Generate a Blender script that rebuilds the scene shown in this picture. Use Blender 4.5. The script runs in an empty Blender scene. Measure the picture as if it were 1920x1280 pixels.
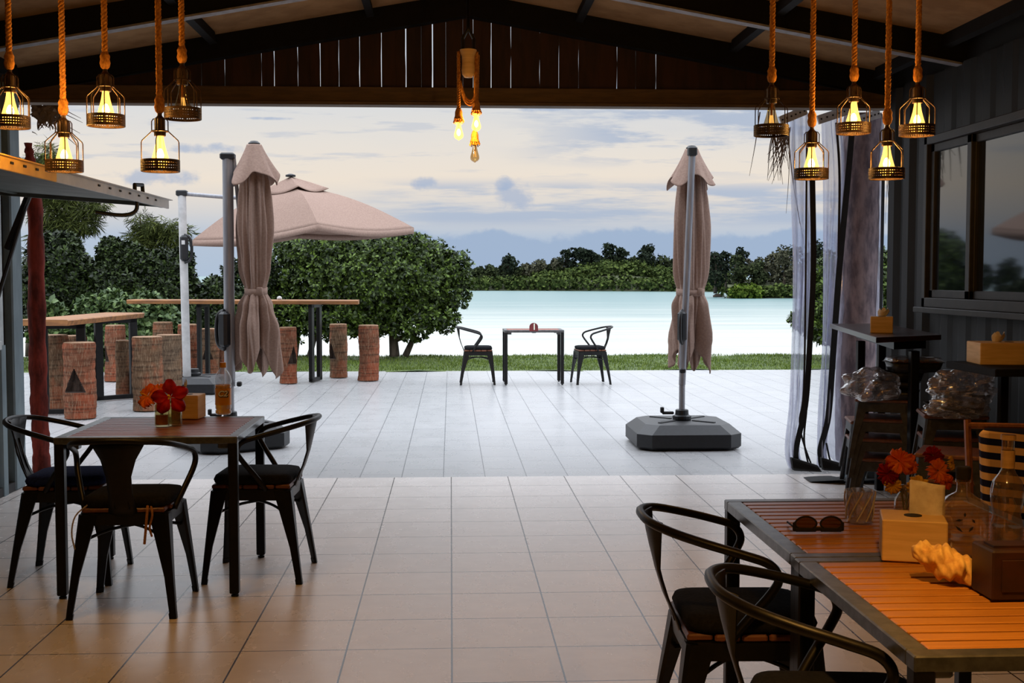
import bpy, math, random
import numpy as np
from mathutils import Vector, Matrix
PI = math.pi
rnd = random.Random(7)
sc = bpy.context.scene
COL = sc.collection

# ---------------------------------------------------------------- camera
F_PX = 2283.0
CAM = Vector((0.0, 0.0, 1.43))
th = math.atan(115 / F_PX); ph = math.atan(123 / F_PX)
FW = Vector((math.sin(th) * math.cos(ph), math.cos(th) * math.cos(ph), -math.sin(ph)))
RT = Vector((math.cos(th), -math.sin(th), 0))
UP = RT.cross(FW)
cd = bpy.data.cameras.new('camera'); cam = bpy.data.objects.new('camera', cd); COL.objects.link(cam)
cd.sensor_width = 36; cd.lens = F_PX / 1920 * 36; cd.clip_start = 0.05; cd.clip_end = 9000
cam.matrix_world = Matrix(((RT.x, UP.x, -FW.x, CAM.x), (RT.y, UP.y, -FW.y, CAM.y), (RT.z, UP.z, -FW.z, CAM.z), (0, 0, 0, 1)))
sc.camera = cam
def ray(px, py): return FW * F_PX + RT * (px - 960) + UP * (640 - py)
def at(px, py, Y):            # the place in the room at depth Y seen in that direction
    d = ray(px, py); return CAM + d * (Y / d.y)
def gnd(px, py, z=0.0):       # the place at height z seen in that direction
    d = ray(px, py); return CAM + d * ((z - CAM.z) / d.z)

sc.view_settings.view_transform = 'Standard'; sc.view_settings.look = 'None'
sc.view_settings.exposure = 0.0; sc.view_settings.gamma = 1.0; sc.view_settings.use_curve_mapping = False
sc.cycles.max_bounces = 10; sc.cycles.transparent_max_bounces = 24; sc.cycles.transmission_bounces = 8
sc.cycles.use_denoising = True; sc.cycles.sample_clamp_indirect = 3.0
sc.cycles.caustics_reflective = False; sc.cycles.caustics_refractive = False

def lin(c):
    c = c / 255.0
    return c / 12.92 if c <= 0.04045 else ((c + 0.055) / 1.055) ** 2.4
def rgb(r, g, b): return (lin(r), lin(g), lin(b), 1.0)

# ---------------------------------------------------------------- node maths
class S:
    def __init__(s, nt, sock): s.nt = nt; s.o = sock
    def _m(s, op, a, b=None, c=None):
        n = s.nt.nodes.new('ShaderNodeMath'); n.operation = op
        for i, v in enumerate((a, b, c)):
            if v is None: continue
            if isinstance(v, S): s.nt.links.new(v.o, n.inputs[i])
            else: n.inputs[i].default_value = v
        return S(s.nt, n.outputs[0])
    def __add__(s, b): return s._m('ADD', s, b)
    def __radd__(s, b): return s._m('ADD', b, s)
    def __sub__(s, b): return s._m('SUBTRACT', s, b)
    def __rsub__(s, b): return s._m('SUBTRACT', b, s)
    def __mul__(s, b): return s._m('MULTIPLY', s, b)
    def __rmul__(s, b): return s._m('MULTIPLY', b, s)
    def __truediv__(s, b): return s._m('DIVIDE', s, b)
    def abs(s): return s._m('ABSOLUTE', s)
    def step(s, a, b):
        n = s.nt.nodes.new('ShaderNodeMapRange'); n.interpolation_type = 'SMOOTHSTEP'
        s.nt.links.new(s.o, n.inputs[0]); n.inputs[1].default_value = a; n.inputs[2].default_value = b
        return S(s.nt, n.outputs[0])
def comb(nt, *v):
    n = nt.nodes.new('ShaderNodeCombineXYZ')
    for i, a in enumerate(v):
        if isinstance(a, S): nt.links.new(a.o, n.inputs[i])
        else: n.inputs[i].default_value = a
    return n.outputs[0]
def noise(nt, vec, scale=1.0, detail=4, rough=0.55):
    n = nt.nodes.new('ShaderNodeTexNoise'); n.inputs['Scale'].default_value = scale
    n.inputs['Detail'].default_value = detail; n.inputs['Roughness'].default_value = rough
    nt.links.new(vec, n.inputs['Vector']); return S(nt, n.outputs[0])
def mixc(nt, f, a, b):
    n = nt.nodes.new('ShaderNodeMix'); n.data_type = 'RGBA'
    for i, v in ((0, f), (6, a), (7, b)):
        if isinstance(v, S): nt.links.new(v.o, n.inputs[i])
        elif hasattr(v, 'is_linked'): nt.links.new(v, n.inputs[i])
        else: n.inputs[i].default_value = v
    return n.outputs[2]
def ramp(nt, f, stops):
    n = nt.nodes.new('ShaderNodeValToRGB'); nt.links.new(f.o, n.inputs[0]); e = n.color_ramp.elements
    while len(e) < len(stops): e.new(0.5)
    for i, (p, c) in enumerate(stops): e[i].position = p; e[i].color = c
    return n.outputs[0]

# ---------------------------------------------------------------- sky
w = bpy.data.worlds.new('dusk_sky'); sc.world = w; w.use_nodes = True; nt = w.node_tree; nt.nodes.clear()
tc = nt.nodes.new('ShaderNodeTexCoord'); sx = nt.nodes.new('ShaderNodeSeparateXYZ'); nt.links.new(tc.outputs['Generated'], sx.inputs[0])
X, Y, Z = (S(nt, sx.outputs[i]) for i in range(3))
den = Y.abs() + 0.03
u = X / den; v = Z / den
base = ramp(nt, v / 0.17, [(0, rgb(176, 193, 214)), (.18, rgb(182, 196, 214)), (.30, rgb(214, 212, 211)), (.44, rgb(238, 226, 211)),
                           (.62, rgb(231, 225, 217)), (.82, rgb(216, 219, 222)), (1, rgb(200, 208, 219))])
zen = ramp(nt, Z, [(0, rgb(200, 208, 219)), (.25, rgb(200, 203, 208)), (.6, rgb(190, 194, 200)), (1, rgb(182, 187, 196))])
cur = mixc(nt, v.step(.15, .3), base, zen)
east = X.step(-.07, .02)
n_lump = noise(nt, comb(nt, u * 22, v * 26, 3.1), 1, 6, .62); n_big = noise(nt, comb(nt, u * 5.5, 0.0, 6.1), 1, 2, .5)
bank = ((0.0005 + n_lump * 0.030 + n_big * .042) - v).step(-.0008, .0050) * u.step(-.11, -.03)
n_mid = noise(nt, comb(nt, u * 7, v * 70, 9.4), 1, 6, .6)
mid = n_mid.step(.37, .56) * v.step(.036, .046) * (1 - v.step(.066, .080)) * u.step(-.10, .0)
n_up = noise(nt, comb(nt, u * 9 + 4, v * 60, 1.7), 1, 7, .62)
upper = n_up.step(.46, .60) * v.step(.082, .10) * (1 - v.step(.19, .3)) * u.step(.02, .15)
n_f = noise(nt, comb(nt, u * 12, v * 110, 5.3), 1, 5, .55)
faint = n_f.step(.58, .68) * v.step(.07, .09) * (1 - v.step(.2, .3))
veil = noise(nt, comb(nt, u * 3, v * 14, 7.7), 1, 5, .6).step(.42, .7)
cur = mixc(nt, veil * .45 * v.step(.09, .13), cur, rgb(196, 205, 219))
cur = mixc(nt, faint * .45, cur, rgb(182, 192, 209))
cur = mixc(nt, upper * .85, cur, rgb(172, 186, 208))
cur = mixc(nt, mid * .9, cur, rgb(174, 188, 209))
cur = mixc(nt, bank * .95, cur, rgb(160, 180, 207))
for (px, py, a, b) in ((322, 341, 78, 15), (965, 372, 34, 30), (942, 350, 18, 12), (800, 350, 22, 13), (410, 290, 60, 9), (1020, 214, 45, 7), (520, 236, 40, 3)):
    u0 = (px - 845) / F_PX; v0 = (517 - py) / F_PX; a /= F_PX; b /= F_PX
    wob = noise(nt, comb(nt, u * 60, v * 90, px * .01), 1, 5, .6)
    du = (u - u0) / a; dv = (v - v0) / b
    d = du * du + dv * dv + (wob - .5) * 4.2
    cur = mixc(nt, (1 - d.step(-.2, 1.5)) * .72, cur, rgb(163, 180, 207))
bg = nt.nodes.new('ShaderNodeBackground'); nt.links.new((1.0 + Z.step(.17, .70) * 4.6).o, bg.inputs[1]); nt.links.new(cur, bg.inputs[0])
wo = nt.nodes.new('ShaderNodeOutputWorld'); nt.links.new(bg.outputs[0], wo.inputs[0])

# ---------------------------------------------------------------- materials
M = {}
def mat(name, col=(.5, .5, .5, 1), rough=.6, metal=0, spec=.5, **kw):
    m = bpy.data.materials.new(name); m.use_nodes = True; nt = m.node_tree; b = nt.nodes['Principled BSDF']
    b.inputs['Base Color'].default_value = col; b.inputs['Roughness'].default_value = rough
    b.inputs['Metallic'].default_value = metal; b.inputs['Specular IOR Level'].default_value = spec
    M[name] = m; return m, nt, b
def objc(nt, kind='Object'):
    t = nt.nodes.new('ShaderNodeTexCoord'); return t.outputs[kind]
def sep(nt, vec):
    s = nt.nodes.new('ShaderNodeSeparateXYZ'); nt.links.new(vec, s.inputs[0]); return [S(nt, s.outputs[i]) for i in range(3)]
def bump(nt, b, h, strength=.3, dist=.01):
    n = nt.nodes.new('ShaderNodeBump'); n.inputs['Strength'].default_value = strength; n.inputs['Distance'].default_value = dist
    nt.links.new(h.o, n.inputs['Height']); nt.links.new(n.outputs[0], b.inputs['Normal'])
def varied(name, c1, c2, scale=(8, 8, 8), rough=.6, bmp=0, metal=0, spec=.5, lo=.35, hi=.65, dist=.005):
    m, nt, b = mat(name, c1, rough, metal, spec); x, y, z = sep(nt, objc(nt))
    n = noise(nt, comb(nt, x * scale[0], y * scale[1], z * scale[2]), 1, 6, .6)
    nt.links.new(mixc(nt, n.step(lo, hi), c1, c2), b.inputs['Base Color'])
    if bmp: bump(nt, b, n, bmp, dist)
    return m
def tiles(name, c1, c2, mortar, rough, horiz, wd, ht, offx, offy, offset=0.0, mort=.004, blot=(3, 3), spec=.5):
    m, nt, b = mat(name, c1, rough, 0, spec); x, y, z = sep(nt, objc(nt))
    a, c = ((x + offx), (y + offy))
    vec = comb(nt, a, c, 0.0) if horiz else comb(nt, c, a, 0.0)
    br = nt.nodes.new('ShaderNodeTexBrick'); br.offset = offset; br.offset_frequency = 2 if offset else 1; br.squash = 1
    br.inputs['Scale'].default_value = 1; br.inputs['Mortar Size'].default_value = mort; br.inputs['Mortar Smooth'].default_value = .1
    br.inputs['Brick Width'].default_value = wd; br.inputs['Row Height'].default_value = ht; br.inputs['Bias'].default_value = 0
    nt.links.new(vec, br.inputs['Vector'])
    br.inputs['Color1'].default_value = (1, 1, 1, 1); br.inputs['Color2'].default_value = (.93, .93, .93, 1); br.inputs['Mortar'].default_value = (.45, .45, .45, 1)
    n = noise(nt, comb(nt, x * blot[0], y * blot[1], 0.0), 1, 7, .62)
    cc = mixc(nt, n.step(.2, .85), c1, c2)
    mx = nt.nodes.new('ShaderNodeMix'); mx.data_type = 'RGBA'; mx.blend_type = 'MULTIPLY'; mx.inputs[0].default_value = 1
    nt.links.new(cc, mx.inputs[6]); nt.links.new(br.outputs['Color'], mx.inputs[7])
    nt.links.new(mixc(nt, S(nt, br.outputs['Fac']), mx.outputs[2], mortar), b.inputs['Base Color'])
    n2 = noise(nt, comb(nt, x * 6, y * 2.5, 1.0), 1, 5, .6)
    nt.links.new((rough + (n2 - .5) * .14).o, b.inputs['Roughness'])
    bump(nt, b, (1 - S(nt, br.outputs['Fac'])) * 1.0 + n2 * .04, .25, .003)
    return m
tiles('tile_in', rgb(226, 219, 214), rgb(214, 206, 201), rgb(66, 54, 48), .27, True, .4025, .4025, .049 + 8, -4.62 + 8.05, 0, .0035, (7, 9))
tiles('tile_out', rgb(176, 176, 176), rgb(166, 167, 169), rgb(92, 94, 98), .28, False, .6, .298, .055 + 8.94, 0, .37, .003, (2, 22))
varied('grass_soil', rgb(54, 70, 26), rgb(78, 94, 36), (3, 3, 3), .95, .4)
m, nt, b = mat('grass_blade', rgb(104, 128, 52), .8, 0, .2)
g = nt.nodes.new('ShaderNodeNewGeometry'); nt.links.new(mixc(nt, S(nt, g.outputs['Random Per Island']), rgb(58, 80, 26), rgb(112, 128, 54)), b.inputs['Base Color'])
def leafmat(name, c1, c2, rough=.5, spec=.35):
    m, nt, b = mat(name, c1, rough, 0, spec)
    g = nt.nodes.new('ShaderNodeNewGeometry'); r = S(nt, g.outputs['Random Per Island'])
    nt.links.new(mixc(nt, r * r, c1, c2), b.inputs['Base Color']); return m
leafmat('leaf_glossy', rgb(26, 40, 12), rgb(98, 122, 44))
leafmat('leaf_dark', rgb(18, 28, 10), rgb(62, 80, 30))
leafmat('leaf_pale', rgb(52, 72, 38), rgb(112, 134, 78))
leafmat('leaf_wispy', rgb(48, 56, 26), rgb(92, 100, 48), .8, .1)
leafmat('leaf_far', rgb(40, 48, 34), rgb(78, 86, 54), .9, .05)
leafmat('leaf_far_brown', rgb(60, 62, 50), rgb(104, 102, 80), .9, .05)
leafmat('leaf_far_dark', rgb(30, 38, 30), rgb(54, 62, 46), .9, .05)
leafmat('leaf_mangrove', rgb(46, 58, 30), rgb(92, 106, 54), .9, .05)
leafmat('leaf_lime', rgb(62, 80, 28), rgb(108, 124, 50), .9, .05)
varied('bark', rgb(58, 48, 40), rgb(96, 84, 72), (20, 20, 4), .9, .5)
varied('pale_bark', rgb(120, 112, 100), rgb(160, 152, 138), (20, 20, 4), .9, .2)
varied('far_land', rgb(58, 66, 44), rgb(80, 84, 58), (.4, .4, .4), .95)
# lagoon water: pale sky reflection painted into the near colour
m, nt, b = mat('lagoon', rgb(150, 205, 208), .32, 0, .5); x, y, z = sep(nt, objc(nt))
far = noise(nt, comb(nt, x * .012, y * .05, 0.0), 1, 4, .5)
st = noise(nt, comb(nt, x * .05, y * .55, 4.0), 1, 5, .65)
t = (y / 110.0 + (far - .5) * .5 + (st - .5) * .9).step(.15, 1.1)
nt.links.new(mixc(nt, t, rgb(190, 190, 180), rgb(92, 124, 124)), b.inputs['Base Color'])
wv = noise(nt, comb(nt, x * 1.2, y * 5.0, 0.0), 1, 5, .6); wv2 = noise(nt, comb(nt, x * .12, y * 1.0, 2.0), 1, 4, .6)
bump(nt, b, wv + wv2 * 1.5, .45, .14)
# metals, woods, cloths
varied('black_metal', rgb(15, 14, 15), rgb(22, 21, 21), (30, 30, 30), .42, .05, .5)
varied('stool_metal', rgb(62, 62, 64), rgb(48, 48, 50), (30, 30, 30), .45, .05, .5)
varied('table_metal', rgb(84, 86, 88), rgb(106, 108, 110), (30, 30, 30), .33, .05, .7)
varied('alu', rgb(150, 150, 154), rgb(132, 132, 138), (40, 40, 4), .42, 0, .5)
varied('black_plastic', rgb(11, 12, 15), rgb(18, 20, 25), (30, 30, 30), .45, .1)
varied('rubber', rgb(14, 14, 14), rgb(22, 22, 22), (30, 30, 30), .8)
varied('canopy_cloth', rgb(144, 121, 110), rgb(156, 133, 121), (60, 60, 60), .95, .1, 0, .1)
def wood(name, c1, c2, sc3, rough=.45, bmp=.15): return varied(name, c1, c2, sc3, rough, bmp, 0, .5, .3, .7, .002)
wood('slat_wood', rgb(190, 128, 52), rgb(168, 110, 44), (3, 60, 60), .34)
wood('slat_wood_old', rgb(146, 84, 62), rgb(126, 70, 52), (3, 60, 60), .38)
wood('seat_wood', rgb(120, 72, 48), rgb(88, 50, 34), (40, 6, 40))
wood('slab_wood', rgb(156, 104, 54), rgb(110, 70, 36), (3, 20, 20), .6)
wood('bar_wood', rgb(58, 30, 22), rgb(38, 20, 15), (20, 4, 20), .3)
wood('gable_wood', rgb(58, 32, 22), rgb(36, 21, 15), (18, 18, 3), .8, .4)
wood('box_wood', rgb(226, 190, 130), rgb(206, 168, 108), (6, 6, 60), .6, .05)
wood('stick_wood', rgb(140, 84, 44), rgb(104, 60, 32), (40, 40, 6))
varied('yellow_edge', rgb(220, 178, 74), rgb(200, 156, 60), (6, 6, 6), .7)
varied('ceiling_board', rgb(150, 118, 84), rgb(132, 102, 72), (5, 5, 5), .9, .05, 0, .1)
varied('black_beam', rgb(8, 7, 7), rgb(13, 11, 10), (10, 10, 10), .8, .1, 0, .2)
varied('beam_brown', rgb(92, 70, 46), rgb(74, 56, 38), (4, 10, 30), .7, .15)
varied('flange', rgb(128, 126, 130), rgb(104, 102, 106), (20, 20, 20), .6, .1)  # grey stands in for daylight on the lower edge of the black rafters
varied('wall_dark', rgb(28, 28, 30), rgb(20, 20, 22), (2, 2, 2), .7)
varied('wall_steel', rgb(25, 24, 23), rgb(18, 18, 17), (20, 6, 2), .5, .1, .3)
varied('wall_blue', rgb(112, 130, 138), rgb(88, 106, 116), (6, 6, 2), .6, .1)
varied('white_frame', rgb(186, 196, 200), rgb(160, 170, 176), (8, 8, 8), .5)
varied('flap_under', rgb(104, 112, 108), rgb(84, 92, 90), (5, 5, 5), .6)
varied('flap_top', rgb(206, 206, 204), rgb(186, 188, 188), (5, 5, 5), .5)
varied('window_metal', rgb(46, 43, 40), rgb(34, 32, 30), (8, 8, 8), .5)
varied('red_trunk', rgb(124, 54, 46), rgb(72, 33, 29), (14, 14, 5), .9, .5, 0, .1)
varied('palm_trunk', rgb(146, 130, 132), rgb(98, 88, 94), (16, 16, 5), .9, .4, 0, .1)
varied('dry_frond', rgb(128, 108, 88), rgb(88, 74, 60), (10, 10, 10), .9)
varied('cushion_black', rgb(22, 22, 24), rgb(30, 30, 32), (90, 90, 90), .95, .2, 0, .1)
varied('cushion_blue', rgb(28, 40, 92), rgb(20, 30, 72), (90, 90, 90), .95, .2, 0, .1)
varied('tie_tan', rgb(176, 120, 66), rgb(150, 98, 54), (90, 90, 90), .95)
varied('tie_white', rgb(170, 164, 158), rgb(140, 134, 130), (90, 90, 90), .95)
varied('rope', rgb(190, 132, 62), rgb(142, 92, 42), (150, 150, 60), .95, .4, 0, .1)
varied('brown_metal', rgb(58, 38, 22), rgb(40, 27, 16), (60, 60, 60), .5, .1, .5)
varied('tissue', rgb(226, 216, 200), rgb(206, 192, 172), (30, 30, 30), .9)
varied('white_paint', rgb(190, 190, 190), rgb(172, 172, 172), (9, 9, 9), .6)
varied('red_brown', rgb(112, 32, 34), rgb(88, 26, 28), (9, 9, 9), .6)
varied('shell', rgb(238, 196, 118), rgb(196, 142, 74), (34, 34, 34), .7, .6, 0, .3, .4, .75)
varied('dark_box', rgb(52, 24, 18), rgb(34, 18, 14), (12, 12, 12), .5)
varied('chips', rgb(214, 124, 30), rgb(168, 88, 22), (40, 40, 40), .7, .5)
varied('foil', rgb(70, 66, 62), rgb(36, 34, 34), (14, 14, 14), .35, .6, .5)
varied('hose', rgb(124, 76, 62), rgb(94, 58, 50), (30, 30, 30), .6)
varied('blue_box', rgb(150, 172, 186), rgb(126, 150, 166), (8, 8, 8), .5)
varied('red_cloth', rgb(190, 48, 26), rgb(150, 32, 20), (30, 30, 30), .8)
varied('petal_red', rgb(190, 14, 20), rgb(130, 6, 14), (14, 14, 14), .6, 0, 0, .2)
varied('petal_orange', rgb(252, 140, 44), rgb(236, 96, 26), (30, 30, 30), .6, 0, 0, .2)
varied('petal_yellow', rgb(244, 204, 60), rgb(226, 170, 40), (30, 30, 30), .6, 0, 0, .2)
varied('cork', rgb(170, 128, 84), rgb(140, 100, 62), (30, 30, 30), .9)
varied('black_print', rgb(18, 16, 14), rgb(24, 20, 18), (30, 30, 30), .8)
varied('cap_yellow', rgb(214, 150, 24), rgb(196, 132, 18), (30, 30, 30), .5)
m, nt, b = mat('label_ink', rgb(232, 236, 214), .5)
m, nt, b = mat('tea_label', rgb(214, 142, 16), .3)

# palm-log stools: ringed fibrous bark, reddish in patches
def logmat(name, c1, c2, c3):
    m, nt, b = mat(name, c1, .95, 0, .1); x, y, z = sep(nt, objc(nt))
    big = noise(nt, comb(nt, x * 5, y * 5, z * 2.5), 1, 3, .5); fib = noise(nt, comb(nt, x * 90, y * 90, z * 14), 1, 5, .65)
    ring = noise(nt, comb(nt, x * 2, y * 2, z * 34), 1, 3, .5)
    c = mixc(nt, big.step(.42, .6), c1, c2); c = mixc(nt, ring.step(.48, .62) * .6, c, c3); c = mixc(nt, fib.step(.45, .7) * .40, c, rgb(168, 146, 120))
    nt.links.new(c, b.inputs['Base Color']); bump(nt, b, fib + ring, .7, .012)
logmat('log_red', rgb(108, 68, 50), rgb(134, 72, 50), rgb(52, 32, 24))
logmat('log_brown', rgb(96, 74, 56), rgb(124, 76, 54), rgb(48, 36, 28))
logmat('log_grey', rgb(92, 76, 62), rgb(108, 84, 64), rgb(46, 36, 30))
varied('log_cut', rgb(58, 42, 32), rgb(40, 28, 22), (30, 30, 30), .95)
varied('log_end', rgb(150, 118, 90), rgb(120, 92, 70), (30, 30, 30), .95)
# striped cushion
m, nt, b = mat('stripes', rgb(196, 156, 110), .9, 0, .1); x, y, z = sep(nt, objc(nt))
fr = (z * 11.0)._m('FRACT', z * 19.0 + x * 1.5)
nt.links.new(mixc(nt, fr.step(.49, .53), rgb(216, 178, 132), rgb(22, 26, 62)), b.inputs['Base Color'])
# glass-likes
def glassy(name, tint, gloss=.12, rough=.03, diff=None, dfac=0.0, emis=None, es=0.0):
    m = bpy.data.materials.new(name); m.use_nodes = True; nt = m.node_tree; nt.nodes.clear()
    tr = nt.nodes.new('ShaderNodeBsdfTransparent'); tr.inputs[0].default_value = tint
    gl = nt.nodes.new('ShaderNodeBsdfGlossy'); gl.inputs['Roughness'].default_value = rough; gl.inputs[0].default_value = (1, 1, 1, 1)
    lw = nt.nodes.new('ShaderNodeLayerWeight'); lw.inputs[0].default_value = .35
    f = S(nt, lw.outputs['Facing']); f = f * f * f * .75 + gloss
    mx = nt.nodes.new('ShaderNodeMixShader'); nt.links.new(f.o, mx.inputs[0]); nt.links.new(tr.outputs[0], mx.inputs[1]); nt.links.new(gl.outputs[0], mx.inputs[2])
    out = mx
    if diff:
        a = nt.nodes.new('ShaderNodeBsdfDiffuse'); a.inputs[0].default_value = diff
        t2 = nt.nodes.new('ShaderNodeBsdfTranslucent'); t2.inputs[0].default_value = diff
        m1 = nt.nodes.new('ShaderNodeMixShader'); m1.inputs[0].default_value = .5; nt.links.new(a.outputs[0], m1.inputs[1]); nt.links.new(t2.outputs[0], m1.inputs[2])
        m2 = nt.nodes.new('ShaderNodeMixShader'); nt.links.new(out.outputs[0], m2.inputs[1]); nt.links.new(m1.outputs[0], m2.inputs[2])
        x, y, z = sep(nt, objc(nt)); n = noise(nt, comb(nt, x * 9, y * 9, z * 2), 1, 6, .65)
        nt.links.new((dfac * .5 + n.step(.4, .75) * dfac).o, m2.inputs[0]); out = m2
    if emis:
        e = nt.nodes.new('ShaderNodeEmission'); e.inputs[0].default_value = emis; e.inputs[1].default_value = es
        ad = nt.nodes.new('ShaderNodeAddShader'); nt.links.new(out.outputs[0], ad.inputs[0]); nt.links.new(e.outputs[0], ad.inputs[1]); out = ad
    o = nt.nodes.new('ShaderNodeOutputMaterial'); nt.links.new(out.outputs[0], o.inputs[0]); M[name] = m; return m
glassy('clear_plastic', (.86, .88, .93, 1), .12, .12, rgb(200, 202, 220), .85)
glassy('bag_plastic', (.84, .82, .82, 1), .30, .12, rgb(200, 192, 192), .18)
glassy('bottle_glass', (.84, .78, .66, 1), .20, .05, rgb(214, 176, 116), .16)
glassy('jar_glass', (.84, .80, .62, 1), .10, .03)
glassy('clear_glass', (.88, .87, .86, 1), .26, .04, rgb(220, 210, 205), .14)
glassy('pet_plastic', (.90, .92, .94, 1), .10, .06, rgb(220, 224, 230), .30)
glassy('tea', (.98, .60, .06, 1), .06, .05, rgb(240, 160, 20), .7)
glassy('lens', (.30, .14, .08, 1), .12, .02)
glassy('amber_dim', (.80, .64, .42, 1), .10, .03)
m = bpy.data.materials.new('amber_lit'); m.use_nodes = True; nt = m.node_tree; nt.nodes.clear()
tr = nt.nodes.new('ShaderNodeBsdfTransparent'); tr.inputs[0].default_value = (1, .78, .42, 1)
em = nt.nodes.new('ShaderNodeEmission'); em.inputs[0].default_value = (1, .50, .10, 1); em.inputs[1].default_value = 1.7
ad = nt.nodes.new('ShaderNodeAddShader'); nt.links.new(tr.outputs[0], ad.inputs[0]); nt.links.new(em.outputs[0], ad.inputs[1])
o = nt.nodes.new('ShaderNodeOutputMaterial'); nt.links.new(ad.outputs[0], o.inputs[0]); M['amber_lit'] = m
def emit(name, c, s):
    m = bpy.data.materials.new(name); m.use_nodes = True; nt = m.node_tree; nt.nodes.clear()
    e = nt.nodes.new('ShaderNodeEmission'); e.inputs[0].default_value = c; e.inputs[1].default_value = s
    o = nt.nodes.new('ShaderNodeOutputMaterial'); nt.links.new(e.outputs[0], o.inputs[0]); M[name] = m
emit('filament', (1, .72, .30, 1), 14); emit('filament_dim', (1, .55, .15, 1), 1.6)
m, nt, b = mat('window_glass', (.006, .01, .014, 1), .04, 0, .5); b.inputs['IOR'].default_value = 1.75
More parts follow.
